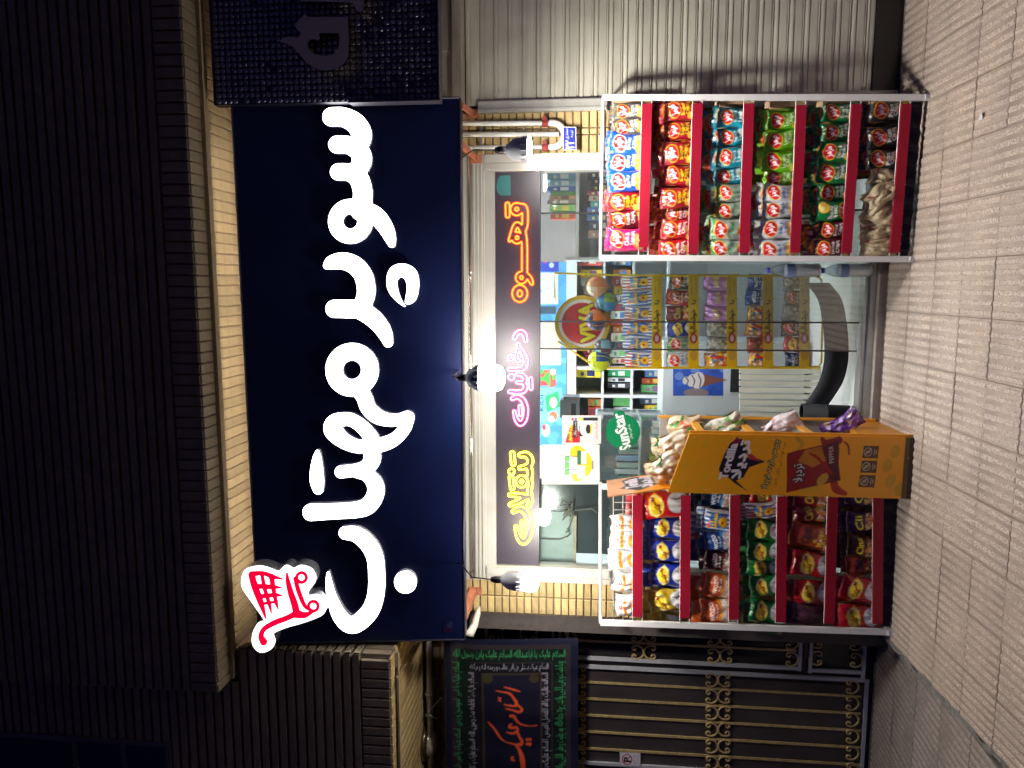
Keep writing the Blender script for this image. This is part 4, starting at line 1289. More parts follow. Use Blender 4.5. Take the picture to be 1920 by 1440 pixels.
def d_tan():
    b = bag_board('#b9a98a'); crimp(b, '#d9ccb2')
    b.stroke([(20, 40, 1.6), (40, 24, 1.8), (62, 36, 1.8), (54, 56, 1.6), (40, 50, 1.4)], '#2a1f1a'); b.ell(30, 56, 3, 3, '#2a1f1a'); b.ell(64, 62, 4, 3, '#2a1f1a')
    b.ell(72, 30, 9, 8, '#8c2626'); b.rect(30, 84, 78, 118, '#cbbd9d'); b.text('کرنچی', 34, 88, 74, 112, '#7c6a4a')
    b.stroke([(12, 130, 1.6), (50, 142, 1.8), (88, 126, 1.6)], '#4a3828')
    return b
def d_plain(base, c2, seed):
    b = bag_board(base); crimp(b, '#ffffff')
    b.specks(60, 6, 20, 94, 165, 4, 14, c2, seed)
    return b
def d_lilac():
    b = bag_board('#c583c6'); crimp(b, '#ffffff'); b.text('Lumin', 14, 46, 88, 78, '#e8e03a', bold=1.4, rot=-5); b.ell(40, 116, 24, 18, '#d8b4d8'); b.ell(66, 138, 22, 18, '#d9bcd9'); return b
green_band = lambda b: (b.rect(0, 8, 100, 22, '#3f8a2e'), b.specks(26, 8, 78, 92, 122, 3, 8, ['#7d9c82', '#5c8a64', '#b9c6bd'], 4))
DES = {
 'pizza': ('black pizza crisps bag', d_crisp('#232226', ('Pizza', 'Chips'), '#f0f0f0', seed=2, chip=('#d3a02e', '#efcf6a'), extra=lambda b: b.ell(60, 118, 26, 10, '#c8642c'))),
 'grey': ('dark grey crisps bag', d_crisp('#5b5a58', ('Pizza', 'Chips'), '#f0f0f0', seed=3, chip=('#dfae2f', '#f1d568'), extra=lambda b: b.ell(60, 118, 26, 10, '#d8762c'))),
 'blue': ('bright blue salted crisps bag', d_crisp('#0b55c8', ('Salty', 'Chips'), '#eef4ff', rim='#f2eef0', seed=4)),
 'ketchup': ('maroon ketchup crisps bag', d_crisp('#7c1220', ('Ketchup', 'Chips'), '#f6eef0', seed=5)),
 'dkketchup': ('dark maroon ketchup crisps bag', d_crisp('#4a0f1c', ('Ketchup', 'Chips'), '#f6eef0', seed=6, chip=('#b48a34', '#d8b868'))),
 'pink': ('pink crisps bag', d_crisp('#d80f72', ('Chili &', 'Lemon'), '#fbeef5', seed=7, chip=('#d9a04e', '#eec98a'))),
 'sugar': ('dark red crisps bag with yellow lettering', d_crisp('#9c1226', ('Sugar', 'Chips'), '#f4dc1e', seed=8)),
 'paprika': ('red paprika crisps bag', d_crisp('#b0101f', ('Paprika', 'Chips'), '#f6eef0', seed=9, chip=('#d8b04e', '#9fae4e'))),
 'teal': ('teal yogurt crisps bag', d_crisp('#0a8aa2', ('Yogurt &', 'Leek'), '#e8f6f8', seed=10, chip=('#d89a48', '#ecc282'), extra=lambda b: b.ell(78, 112, 14, 12, '#cfe3dc'))),
 'silver': ('silver and green crisps bag', d_crisp('#8f9a92', ('Herb', 'Chips'), '#6f9a78', seed=11, chip=('#e3c21e', '#f0da4e'), extra=green_band)),
 'lime': ('lime green crisps bag', d_crisp('#5fae12', ('Lemon', 'Chips'), '#e6f4c8', seed=12, chip=('#e7cf3a', '#f4e77e'))),
 'white': ('silver white yogurt crisps bag', d_crisp('#c3c8cf', ('Shallot &', 'Yogurt'), '#3a6cb0', seed=13, chip=('#d8b33e', '#ead58c'))),
 'green': ('dark green onion and parsley crisps bag', d_crisp('#06703a', ('Onion &', 'Parsley'), '#eef6ee', seed=14, extra=lambda b: b.ell(82, 104, 9, 9, '#8a6a9a'))),
 'tan': ('crumpled tan snack bag', d_tan()),
 'puff': ('white puffed snack bag', d_puff()),
 'ored': ('red snack bag with a yellow oval', d_oval('#b5121f')), 'oblue': ('blue snack bag with a yellow oval', d_oval('#0f2a9c')),
 'ogold': ('gold snack bag with a yellow oval', d_oval('#a98a1c')), 'ogreen': ('green snack bag with a yellow oval', d_oval('#0b6a2a')),
 'pnavy': ('navy popcorn bag', d_popcorn('#0d2348', '#2a7cc0', '#c8d4e6')), 'pblue': ('blue popcorn bag', d_popcorn('#143c80', '#3f93d4', '#f0f4fa', seed=5)),
 'pred': ('dark red popcorn bag', d_popcorn('#3a1414', '#7a1e1a', '#e8d8d8', seed=6)), 'porange': ('orange popcorn bag', d_popcorn('#c8521a', '#f0a02a', '#f7e8dc', seed=7)),
 'stripe': ('blue and white striped snack bag', d_stripe('#1c5aa8', '#1f62b4', '#f2c81e')), 'rstripe': ('red and white striped snack bag', d_stripe('#a8283a', '#1f62b4', '#f2c81e')),
 'cred': ('red corn snack bag with yellow lettering', d_corn('#7a1420', 'Cina', '#d8b83a', ['#e8742a', '#f0a83a', '#5aa84a', '#e8d8c8'], 3)),
 'corange': ('orange corn snack bag', d_corn('#9c3a22', 'Cina', '#5a3a2a', ['#f0a83a', '#e8dcc8', '#f4c84a', '#d8643a'], 4)),
 'cpurple': ('purple and yellow snack bag', d_corn('#4a2a58', 'Cii', '#e0d83a', ['#e08a4a', '#d8a878', '#e8d86a', '#c85a6a'], 5)),
 'cbrown': ('brown corn snack bag', d_corn('#54321e', 'Cina', '#e8d02a', ['#d88a4a', '#e0a868', '#f0c88a'], 6)),
 'dpurple': ('dull plum snack bag', d_plain('#4a2430', ['#5c3040', '#3c1c28'], 3)),
 'lilac': ('lilac marshmallow bag', d_lilac()),
 'mix': ('mixed colour snack bag', d_plain('#c8862a', ['#d83a2a', '#f0c83a', '#2a6ab0', '#e8e0d0'], 7)),
 'clear': ('clear silver snack bag', d_plain('#9a9894', ['#b8b0a0', '#7a7468', '#cfc8b8'], 8)),
}
M_FILM = print_mat('printed_film', .32, coat=.35, bump=.12, bscale=22)
M_FILM2 = print_mat('matte_film', .5, bump=.5, bscale=30)
def bag_mesh(key, w, h, d, seed, crumple=1.0, nx=34, ny=46):
    q = random.Random(seed)
    U, V = np.meshgrid(np.linspace(-1, 1, nx), np.linspace(0, 1, ny))
    side = 1-.07*np.sin(math.pi*V)**.8
    X = U*side*w/2
    Z = h/2-V*h
    prof = np.maximum(1-np.abs(U)**2.4, 0)**.6*np.maximum(np.sin(math.pi*np.clip((V-.03)/.94, 0, 1)), 0)**.55
    D = d*prof
    for _ in range(7):
        a = q.uniform(0, math.pi); f = q.uniform(5, 12); ph = q.uniform(0, 6.3)
        s = U*math.cos(a)+(V-.5)*2*math.sin(a)
        D += crumple*.0009*np.sin(f*s+ph+1.5*np.sin(3*U+ph))*(.35+prof)
    for _ in range(5):                                # creases fanning from the seals
        u0 = q.uniform(-.9, .9); sl = q.uniform(-.6, .6); top = q.random() < .6
        vv = V if top else 1-V
        e = np.exp(-((U-u0-sl*vv)/.09)**2)*np.exp(-vv*4.5)
        D += crumple*q.choice((-1, 1))*.0035*e
    D += .0012*np.sin(U*40)*np.exp(-(V/.05)**2)
    X += crumple*.0035*np.sin(V*7+q.uniform(0, 6))*(np.abs(U))
    Z += crumple*.004*np.sin(U*4+q.uniform(0, 6))*(1-V)
    P = np.stack([X, -D, Z], -1)
    c = DES[key][1].sample((U+1)/2, V).reshape(-1, 3)
    ub, vb = np.meshgrid(np.linspace(-1, 1, 7), np.linspace(0, 1, 9))
    Xb = ub*(1-.07*np.sin(math.pi*vb)**.8)*w/2
    Bk = np.stack([Xb, .7*d*np.maximum(1-np.abs(ub)**2.4, 0)**.6*np.sin(math.pi*vb)**.55, h/2-vb*h], -1)
    return grid_mesh('bag', P, c, None, Bk, True)
_bn = [0]
def bag(key, x0, x1, yc, wpx, Y, label, tilt=0.0, group=None, lean=-.10, dep=.028, crumple=1.0, flip=False, name='snack_bag', nx=34, ny=46):
    """a bag whose top is at photo x0, foot at x1, middle at photo y yc"""
    _bn[0] += 1
    a, b = at(x0, yc, Y), at(x1, yc, Y)
    h = (a-b).length
    w = (at((x0+x1)/2, yc-wpx/2, Y)-at((x0+x1)/2, yc+wpx/2, Y)).length
    me = bag_mesh(key, w, h, dep, _bn[0], crumple, nx, ny)
    me.materials.append(M_FILM2 if key == 'tan' else M_FILM)
    o = obj(name, me, None, (a+b)/2, (lean, R_(tilt)+(math.pi if flip else 0), rnd.uniform(-.12, .12)))
    tag(o, label, 'snack bag', group)
    return o
ORD = ['first', 'second', 'third', 'fourth', 'fifth', 'sixth', 'seventh', 'eighth', 'ninth', 'tenth', 'eleventh', 'twelfth']
SHELF = ['top', 'second', 'third', 'fourth', 'fifth', 'lowest']

# ------------------------------------------------------------------ the two wire racks
M_PRICE = mat('red_price_strip', (.30, .008, .026), .28, var=.06, scale=5, coat=.2)
M_CARD = mat('cardboard', (.42, .29, .17), .8, var=.12, scale=25)
def rack(label, corners, strips, posts, dep=.17):
    """corners BL BR TR TL in the world; strips: photo x of each red strip at its right and left end"""
    BL, BR, TR, TL = corners
    t = thing('snack_rack', label, 'rack', tuple((BL+BR)/2))
    def post(a, b, nm='post', w=.0135):
        d = (b-a)/2
        sx = (BR-BL).normalized(); n = d.cross(sx).normalized()
        return under(MB().obox((a+b)/2, d, sx*w, n*.011).build(nm, M_WHITE), t)
    post(BL, TL); post(BR, TR)
    back = Vector((0, dep, 0))
    foot = lambda p: post(p+Vector((0, -.02, .008)), p+Vector((0, dep+.03, .012)), 'foot', .011)
    foot(BL); foot(BR)
    mb = MB()
    under(mb.tube([TL, TL+back*.5, TR+back*.5, TR], .0085, 8).build('top_rail', M_WHITE), t)
    for k, (xr, xl, yr, yl) in enumerate(strips):
        def pl(x, y):                                        # on the rack's leaning front plane
            n = np.array((BR-BL).cross(TL-BL)); return onplane(x, y, BL, n)
        a0, a1, b0, b1 = pl(xr, yr), pl(xr+17, yr), pl(xl, yl), pl(xl+17, yl)
        n = Vector((0, -.012, 0))
        mb = MB().prism([a0+n, a1+n*1.2, b1+n*1.2, b0+n], (0, .003, 0))
        mb.prism([a0+n, b0+n, b0+n+Vector((0, .012, .002)), a0+n+Vector((0, .012, .002))], (0, 0, .002))
        under(mb.build('price_strip', M_PRICE), t)
        # wire tray behind the strip
        wr = MB()
        ex = lambda p, q, s: p+(q-p)*s
        L0, R0 = pl(xl-1, posts[1]), pl(xr-1, posts[0])
        L1, R1 = pl(xl+17, posts[1]), pl(xr+17, posts[0])
        yb = Vector((0, dep, -.015))
        wr.tube([L0, R0], .0026, 5).tube([L1, R1], .0026, 5).tube([L1+yb, R1+yb], .0026, 5)
        wr.tube([L0+yb*.0, L1], .0022, 5).tube([R0, R1], .0022, 5)
        for i in range(16):
            s = (i+.5)/16
            p = ex(L1, R1, s)
            wr.tube([p+Vector((0, -.012, -.001)), p+yb], .0014, 4)
        for s in (0, 1):
            wr.tube([ex(L1, R1, s), ex(L1, R1, s)+yb], .0026, 5)
        under(wr.build('wire_tray', M_WIRE), t)
    return t
def skirt(t, a, b, c, d, seed):
    """black sheet hanging below the lowest tray: photo points top right, top left, bottom left, bottom right"""
    q = random.Random(seed); mb = MB(); n = 40
    for i in range(n+1):
        s_ = i/n
        p, r = a+(b-a)*s_, d+(c-d)*s_
        w_ = Vector((0, .006*math.sin(i*1.3)+q.uniform(-.002, .002), 0))
        mb.v += [tuple(p+Vector((0, .012, 0))), tuple(r+w_+Vector((0, 0, q.uniform(0, .006)))), tuple(r+w_+Vector((0, .002, q.uniform(0, .006)))), tuple(p+Vector((0, .014, 0)))]
    for i in range(n):
        for k in range(4): mb.f.append((i*4+k, i*4+(k+1) % 4, i*4+4+(k+1) % 4, i*4+4+k)); mb.m.append(0)
    under(mb.build('skirt', mat('black_sheet', (.006, .006, .010), .45)), t)
def row_bags(side, k, strip, xt, items, Yf, posts):
    """items: (photo y, width px, design[, extra dict]) from the right end to the left"""
    cnt = 0
    for n, it in enumerate(items):
        yc, w, key = it[:3]; kw = dict(it[3]) if len(it) > 3 else {}
        xs = strip[0]+(strip[1]-strip[0])*(yc-strip[2])/(strip[3]-strip[2])
        dx = kw.pop('dx', 0); dY = kw.pop('dy', 0)
        lab = '%s, %s from right, %s shelf, %s rack' % (DES[key][0], ORD[n], SHELF[k], side)
        bag(key, xt+dx+(strip[1]-strip[0])*(yc-strip[2])/(strip[3]-strip[2]), xs+15, yc, w, Yf(xs-25)+.035+dY, lab,
            tilt=kw.pop('tilt', rnd.uniform(-4, 4)), group='snack bags on the %s rack' % side, **kw)
        if key != 'tan' and not (side == 'left' and k == 0):
            for z_, (wd, up, dd) in enumerate((('rear', 12 if k else 4, .05), ('added rearmost', 24 if k < 2 else 35, .105))):  # rearmost layer added, raised and widened to block light through the gaps
                if z_ and (k == 0 or (n % 2 and n > 1)): continue
                lab = '%s %s, %s from right, %s shelf, %s rack' % (wd, DES[key][0], ORD[n], SHELF[k], side)
                bag(key, xt+dx-up+rnd.uniform(-4, 4)+(strip[1]-strip[0])*(yc-strip[2])/(strip[3]-strip[2]), xs+12, yc+rnd.uniform(-5, 5)+(14 if z_ else 0), w+(16 if z_ else 2), Yf(xs-25)+.035+dd+max(dY, -.01), lab,
                    tilt=rnd.uniform(-7, 7), group='snack bags on the %s rack' % side, dep=.02, nx=16, ny=22)
RP = (183, 485)
rBL, rBR = ground(1712, 486), ground(1741, 183)
rTR, rTL = at(1131, 183, -.15), at(1126, 483, -.11)
RS = [(1205, 1198, 195, 464), (1300, 1291, 195, 476), (1396, 1387, 195, 474), (1494, 1482, 198, 474), (1597, 1578, 196, 474), (1690, 1668, 196, 474)]
rk = rack('white wire snack rack with red price strips standing right of the door', (rBL, rBR, rTR, rTL), RS, RP)
_n = np.array((rBR-rBL).cross(rTL-rBL)); _p = lambda x, y: onplane(x, y, rBL, _n)
skirt(rk, _p(1706, 190), _p(1684, 480), _p(1704, 480), _p(1732, 190), 3)
rY = lambda x: -.32+(1735-x)/605*.19
T = lambda a, **k: dict(tilt=a, **k)
R1 = [(209, 34, 'grey', T(3)), (238, 36, 'grey', T(-3)), (270, 41, 'blue', T(5, dx=-6, dy=-.015)), (305, 40, 'blue', T(1, dx=-8)), (340, 40, 'blue', T(-2, dx=-6, dy=-.012)), (379, 38, 'sugar', T(2, dx=-6)), (411, 37, 'ketchup', T(-2, dx=-3, dy=.02)), (449, 42, 'pink', T(3, dx=-6, dy=-.015))]
R2 = [(207, 40, 'sugar', T(4)), (245, 38, 'sugar', T(-2, dy=.012)), (288, 44, 'sugar', T(3, dx=-2)), (330, 40, 'sugar', T(6, dx=2, dy=.012)), (371, 40, 'sugar', T(-1, dx=-4, dy=-.006)), (401, 32, 'paprika', T(0, dx=2, dy=.035)), (431, 38, 'paprika', T(5, dy=-.008)), (467, 38, 'paprika', T(-3, dx=-3))]
R3 = [(222, 38, 'teal', T(8, dx=2)), (256, 36, 'teal', T(-7, dx=4, dy=.01)), (295, 40, 'teal', T(3, dx=2)), (331, 34, 'teal', T(-2, dx=-2, dy=.03)), (362, 34, 'silver', T(4, dx=4, dy=.01)), (395, 34, 'silver', T(-4, dx=4, dy=.02)), (431, 42, 'silver', T(2, dx=-6, dy=-.01)), (466, 38, 'silver', T(-3, dx=-6))]
R4 = [(226, 38, 'lime', T(2, dx=2)), (263, 39, 'lime', T(-4)), (303, 41, 'lime', T(3, dx=-3)), (333, 34, 'lime', T(-2, dy=.025)), (364, 36, 'white', T(8, dx=2, dy=-.01)), (392, 36, 'white', T(-4, dx=2)), (430, 39, 'white', T(3, dx=-2)), (468, 38, 'white', T(-2, dx=-4))]
R5 = [(211, 38, 'green', T(4)), (248, 38, 'green', T(-3, dy=.012)), (286, 40, 'green', T(6, dx=-2, dy=-.012)), (325, 40, 'green', T(3, dx=-4)), (361, 38, 'green', T(-3, dy=.03)), (396, 38, 'green', dict(tilt=2, flip=True)), (431, 36, 'dkketchup', T(3, dx=6, dy=.008)), (466, 39, 'dkketchup', T(-3))]
R6 = [(209, 42, 'pizza', T(2)), (257, 42, 'pizza', T(-2)), (299, 40, 'pizza', T(3, dx=2)), (337, 40, 'tan', T(24, dx=10, crumple=2.6)), (366, 42, 'tan', T(-30, dx=2, crumple=3.0, dy=-.02)), (400, 42, 'tan', T(10, crumple=2.4)), (432, 42, 'tan', T(-6, crumple=2.6, dy=.01)), (464, 40, 'tan', T(8, dx=4, crumple=2.2))]
for k, (rw, xt) in enumerate(((R1, 1150), (R2, 1247), (R3, 1345), (R4, 1437), (R5, 1544), (R6, 1632))):
    row_bags('right', k, RS[k], xt, rw, rY, RP)
for (x0, x1, y0, y1, nm) in ((1158, 1222, 188, 200, 'top'), (1262, 1316, 187.5, 191, 'second'), (1352, 1412, 188, 194, 'third'), (1447, 1510, 188, 199, 'fourth'), (1545, 1612, 188, 197, 'fifth'), (1640, 1702, 188, 192, 'lowest')):  # second and lowest cartons added, all deepened, to block light towards the shutter
    Y0 = rY(x0)+.025
    a, b = at(x1, y1, Y0), at(x0, y0, Y0)
    mb = MB().box((a.x, Y0, a.z), (b.x, -.035, b.z))
    mb.add([(a.x, Y0, b.z+.001), (b.x, Y0, b.z+.001), (b.x, Y0+.03, b.z+.022), (a.x, Y0+.03, b.z+.024), (a.x, Y0, b.z+.003), (b.x, Y0, b.z+.003), (b.x, Y0+.03, b.z+.024), (a.x, Y0+.03, b.z+.026)], [(0, 1, 2, 3), (7, 6, 5, 4), (0, 1, 5, 4), (1, 2, 6, 5), (2, 3, 7, 6), (3, 0, 4, 7)])
    tag(mb.build('carton', M_CARD), 'brown cardboard carton, deepened to block light, right end of the %s shelf, right rack' % nm, 'carton', 'cartons on the right rack')
LP = (912, 1168)
lBL, lBR = ground(1671, 1185), Vector((-.515, -.30, -.014))
lTL, lTR = at(1126, 1167, -.21), at(1126, 912, -.17)
LS = [(1187, 1187, 928, 1155), (1277, 1276, 928, 1157), (1370, 1367, 928, 1160), (1458, 1455, 930, 1164), (1553, 1546, 932, 1167), (1638, 1636, 932, 1168)]
lk = rack('white wire snack rack with red price strips standing left of the orange stand', (lBL, lBR, lTR, lTL), LS, LP)
_n2 = np.array((lBR-lBL).cross(lTL-lBL)); _p2 = lambda x, y: onplane(x, y, lBL, _n2)
skirt(lk, _p2(1653, 915), _p2(1651, 1176), _p2(1670, 1176), _p2(1684, 915), 4)
lY = lambda x: -.315+(1665-x)/540*.12
L1 = [(981, 34, 'puff', T(-6, dx=4, crumple=2)), (1012, 40, 'puff', T(5, dx=2)), (1049, 40, 'puff', T(-3, dx=-2)), (1092, 42, 'puff', T(8, dx=8, crumple=1.8)), (1134, 44, 'puff', T(-6, dx=12, dy=-.01))]
L2 = [(946, 52, 'ored', T(-8, dx=-10, dy=-.02)), (990, 40, 'oblue', T(3, dx=10)), (1032, 42, 'oblue', T(-3, dx=10)), (1078, 42, 'oblue', T(2, dx=12)), (1126, 46, 'ogold', T(-14, dx=8, crumple=2))]
L3 = [(930, 46, 'pnavy', T(4, dx=4, dy=.02)), (976, 42, 'stripe', T(6, dx=6, dy=-.01)), (1013, 38, 'pblue', T(-8, dx=10)), (1052, 40, 'pred', T(3, dx=10, dy=.025)), (1098, 44, 'porange', T(8, dx=12)), (1146, 46, 'porange', T(-3, dx=4))]
L4 = [(927, 36, 'ored', T(2, dx=4, dy=.02)), (956, 32, 'rstripe', T(-10, dx=-4)), (994, 40, 'ogreen', T(4)), (1033, 40, 'ogreen', T(-3)), (1062, 36, 'ogreen', T(2, dy=.035)), (1098, 42, 'ogreen', T(-8, dx=6)), (1146, 44, 'ogreen', T(4, dx=6, dy=.01))]
L5 = [(932, 40, 'cred', T(4, dx=2)), (962, 38, 'cred', T(-3, dy=.015)), (1006, 44, 'corange', T(10, dx=-4, dy=-.01)), (1058, 48, 'ored', T(4, dx=2)), (1110, 48, 'ored', T(-4, dx=8, dy=.03)), (1154, 42, 'dpurple', T(6, dx=6, dy=.035))]
L6 = [(930, 36, 'cpurple', T(4, dx=6)), (978, 40, 'cpurple', T(-4, dx=8)), (1024, 42, 'cbrown', T(3, dx=10)), (1058, 40, 'corange', T(-12, dx=8, dy=.02)), (1105, 48, 'ored', T(10, dx=-2, dy=-.012)), (1156, 48, 'ored', T(-2, dx=-6))]
for k, (rw, xt) in enumerate(((L1, 1142), (L2, 1208), (L3, 1312), (L4, 1402), (L5, 1487), (L6, 1580))):
    row_bags('left', k, LS[k], xt, rw, lY, LP)
gw = MB()
p0, p1 = at(1128, 912, -.1), at(1200, 970, -.1)
for i in range(4):
    x = 1150+18*i
    gw.tube([at(x, 914, -.13), at(x, 1166, -.13)], .0018, 4)
for i in range(12):
    y = 928+14*i+.0
    gw.tube([at(1152, y, -.13), at(1206, y, -.13)], .0018, 4)
under(gw.build('back_grid', M_WIRE), bpy.data.objects['snack_rack.001'])

# ------------------------------------------------------------------ orange display stand
SX0, SX1, SYN, SYB = -.523, -.236, -.43, -.01
M_OR = mat('orange_board', (.62, .25, .02), .45, var=.05, scale=5)
M_ORI = mat('stand_inside', (.50, .47, .44), .6)
M_OR2 = mat('orange_edge', (.80, .36, .03), .4)
zfl = SLOPE*SYN
st = thing('display_stand', 'orange cardboard corn chip display stand with shelves facing the door', 'display stand', ((SX0+SX1)/2, SYN, zfl))
S = Board(104, 450, 3.0, '#f0a320')                      # photo px: 104 wide, 450 high (x 1262..1712)
S.specks(1, 0, 0, 1, 1, .1, .1, ['#c87a10'])
for (x, y, a) in ((20, 8, 10), (48, 16, 40), (78, 6, 75), (16, 34, 80), (52, 38, 20), (84, 40, 110), (30, 62, 50), (6, 62, 10)):
    S.poly([(x+9*math.cos(R_(a+k*120)), y+9*math.sin(R_(a+k*120))) for k in range(3)], '#e0a818', .8)
# logo badge
S.poly([(4, 152), (22, 116), (30, 104), (30, 92), (44, 82), (70, 84), (88, 88), (97, 98), (96, 112), (84, 122), (70, 130), (58, 168), (48, 140), (30, 134), (24, 122)], '#20182c')
S.poly([(88, 92), (100, 98), (90, 112)], '#7a1a44'); S.poly([(62, 134), (74, 132), (58, 160)], '#b03048'); S.poly([(66, 134), (72, 126), (62, 122)], '#e0b020')
S.poly([(8, 149), (22, 126), (28, 130)], '#f0a320')
S.text('Tordilla', 26, 88, 88, 104, '#d8d4dc', bold=.9); S.text('تردیلا', 28, 108, 94, 134, '#d8d4dc', bold=1.3)
S.text('چیپس ذرت تردیلا', 12, 172, 96, 188, '#1a1420', bold=1.8); S.text('چیپس ذرت تردیلا', 12, 172, 96, 188, '#d8c070', bold=.3)
S.text('مزه نوشتنی های بامزه', 14, 192, 92, 201, '#5a3a08')
S.stroke([(100, 218, 3), (90, 232, 4), (82, 226, 2)], '#c8962a'); S.stroke([(100, 268, 3), (92, 278, 6), (97, 302, 7)], '#8c2030'); S.stroke([(26, 225, 1.2), (20, 236, 1.6), (10, 240, 1)], '#8c2418')
S.ell(30, 262, 26, 30, '#d8aa2a', 20, .6)
S.stroke([(6, 330, 4), (14, 312, 7), (30, 304, 6)], '#a8281c'); S.stroke([(30, 304, 2), (36, 298, 2)], '#6a7a20'); S.stroke([(74, 326, 1.4), (88, 322, 2), (96, 312, 1)], '#8c2418')
S.poly([(73, 206), (79, 224), (84, 250), (97, 301), (84, 306), (58, 309), (29, 318), (22, 290), (14, 256), (5, 222), (30, 217), (52, 211)], '#8c1e24')
S.poly([(60, 230), (80, 240), (86, 270), (62, 284), (50, 262)], '#b8741e'); S.poly([(86, 272), (97, 301), (58, 309), (29, 318), (24, 300), (56, 288)], '#561428')
S.ell(30, 284, 12, 8, '#c89a3a', 40); S.stroke([(40, 300, 2), (66, 268, 2.4), (74, 250, 1.4)], '#a01c1c')
S.text('تردیلا', 24, 226, 56, 248, '#201828', rot=-14, bold=2.0); S.text('تردیلا', 24, 226, 56, 248, '#d8d0d4', rot=-14, bold=.4); S.text('PEPPER', 58, 288, 88, 296, '#d8c8c0', rot=-14)
for i, x in enumerate((18, 43, 68)):
    S.rect(x, 352, x+21, 382, '#5c4028'); S.ell(x+10.5, 362, 7.5, 7.5, '#c8b8a8'); S.ell(x+10.5, 362, 6.3, 6.3, '#5c4028'); S.stroke([(x+5, 357, .8), (x+16, 367, .8)], '#c8b8a8'); S.ell(x+10.5, 362, 2.5, 3.5, '#b0a090'); S.rect(x+5, 373, x+16, 375, '#b0a090'); S.rect(x+7, 377, x+14, 379, '#b0a090')
for (x, y) in ((30, 410), (56, 402), (80, 414), (16, 428)): S.ell(x, y, 12, 9, '#c89a18', 20, .8)
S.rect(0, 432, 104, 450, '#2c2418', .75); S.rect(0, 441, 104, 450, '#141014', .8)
for (x, y) in ((98, 12), (6, 70), (97, 172), (10, 418), (70, 440)): S.ell(x, y, .9, .9, '#e8d8b8')
z_tl, z_tr = at(1252, 917, SYN).z, at(1293, 818, SYN).z
def side_panel(U, V):
    zt_ = z_tl+(z_tr-z_tl)*U
    P = np.zeros(U.shape+(3,)); P[..., 0] = SX0+(SX1-SX0)*U; P[..., 1] = SYN
    P[..., 2] = zt_+(zfl-zt_)*V; return P
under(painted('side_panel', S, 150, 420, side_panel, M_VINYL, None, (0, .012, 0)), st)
zb_l, zb_r = z_tl+.02, z_tr+.10
M_ = lambda: MB()
under(M_().prism([(SX0, SYB, zfl+.02), (SX1, SYB, zfl+.02), (SX1, SYB, zb_r), (SX0, SYB, zb_l)], (0, .012, 0)).build('far_panel', M_ORI), st)
under(M_().box((SX0, SYN+.0125, zfl+.02), (SX0+.012, SYB-.001, z_tl)).build('back_panel', M_ORI), st)
for yy, z0, z1, nm in ((SYB-.012, zfl+.03, zb_r+.01, 'post'),):
    under(M_().box((SX1+.001, yy, z0), (SX1+.014, yy+.016, z1)).build(nm, M_OR2), st)
under(M_().box((SX1-.0, SYN+.0125, zfl), (SX1+.012, SYN+.026, z_tr)).build('post', M_OR2), st)
shz = [at(1320, 817, SYN).z, at(1416, 817, SYN).z, at(1526, 817, SYN).z]
for z in shz:
    under(M_().prism([(SX1+.008, SYN+.0265, z), (SX1+.008, SYB-.013, z), (SX0+.013, SYB-.013, z-.05), (SX0+.013, SYN+.0265, z-.05)], (0, 0, .008)).build('shelf', M_ORI), st)
    under(M_().box((SX1+.002, SYN+.0265, z-.004), (SX1+.012, SYB-.013, z+.032)).build('shelf_lip', M_OR2), st)
under(M_().box((SX1-.03, SYN+.0265, zfl+.004), (SX1, SYB-.001, at(1620, 815, SYN).z)).build('base_board', M_OR), st)
fb = Board(40, 12, 5, '#c8821c'); fb.text('تردیلا', 8, 2, 32, 10, '#6a4410')
hb = Board(60, 70, 4, '#e08a1a'); hb.rect(0, 0, 60, 30, '#d8a078')  # peach upper part: the board's reflection put into its colour
hb.poly([(6, 36), (22, 14), (30, 22), (50, 18), (58, 30), (50, 60), (20, 58)], '#2a2430'); hb.text('Tordilla', 18, 22, 52, 36, '#d8ccd4', bold=.9); hb.text('تردیلا', 16, 38, 54, 56, '#d8ccd4', bold=1.2)
hx = SX0+.02
hz = [at(1190, 916, SYN).z, at(1136, 912, SYN).z]
def header(U, V):
    P = np.zeros(U.shape+(3,)); P[..., 0] = hx-.05*(1-V); P[..., 1] = SYN+.01+(SYB-SYN-.12)*U
    P[..., 2] = z_tl-.01+(hz[1]-z_tl)*(1-V); return P
under(painted('header_card', hb, 60, 70, header, M_VINYL, None, (-.006, 0, 0)), st)
# goods on the stand: clear pouches
DES['pale'] = ('', d_plain('#d9c7a6', ['#e6cf9c', '#efe2c8', '#cda566', '#f4ece0'], 31))
DES['greens'] = ('', d_plain('#c9c4b4', ['#5a9a3a', '#d8c8a0', '#b8a898', '#e8e4dc'], 32))
DES['sweets'] = ('', d_plain('#ddd2d6', ['#efe6ea', '#e0c4cc', '#f6f0f2', '#c89aa0'], 33))
DES['redgreen'] = ('', d_plain('#d8c4a4', ['#d0583a', '#4a9440', '#ece0c8', '#e0a060'], 34))
def pouch(key, x0, x1, y, w, Y, label, tilt, ties=()):
    o = bag(key, x0, x1, y, w, Y, label, tilt=tilt, lean=-.3, dep=.042, crumple=2.6, name='snack_pouch', group='pouches on the orange stand')
    for (px, py) in ties:
        p = at(px, py, Y-.05); m = MB()
        for sg in (-1, 1):
            m.add([p, p+Vector((sg*.030, -.012, .026)), p+Vector((sg*.040, -.004, -.004)), p+Vector((sg*.024, -.020, .006))], [(0, 1, 3), (0, 3, 2)])
        m.lathe([(0, -.006), (.006, -.003), (.006, .003), (0, .006)], origin=p, n=8)
        under(m.build('tie', mat('green_ribbon', (.01, .18, .06), .25, var=.3)), o)
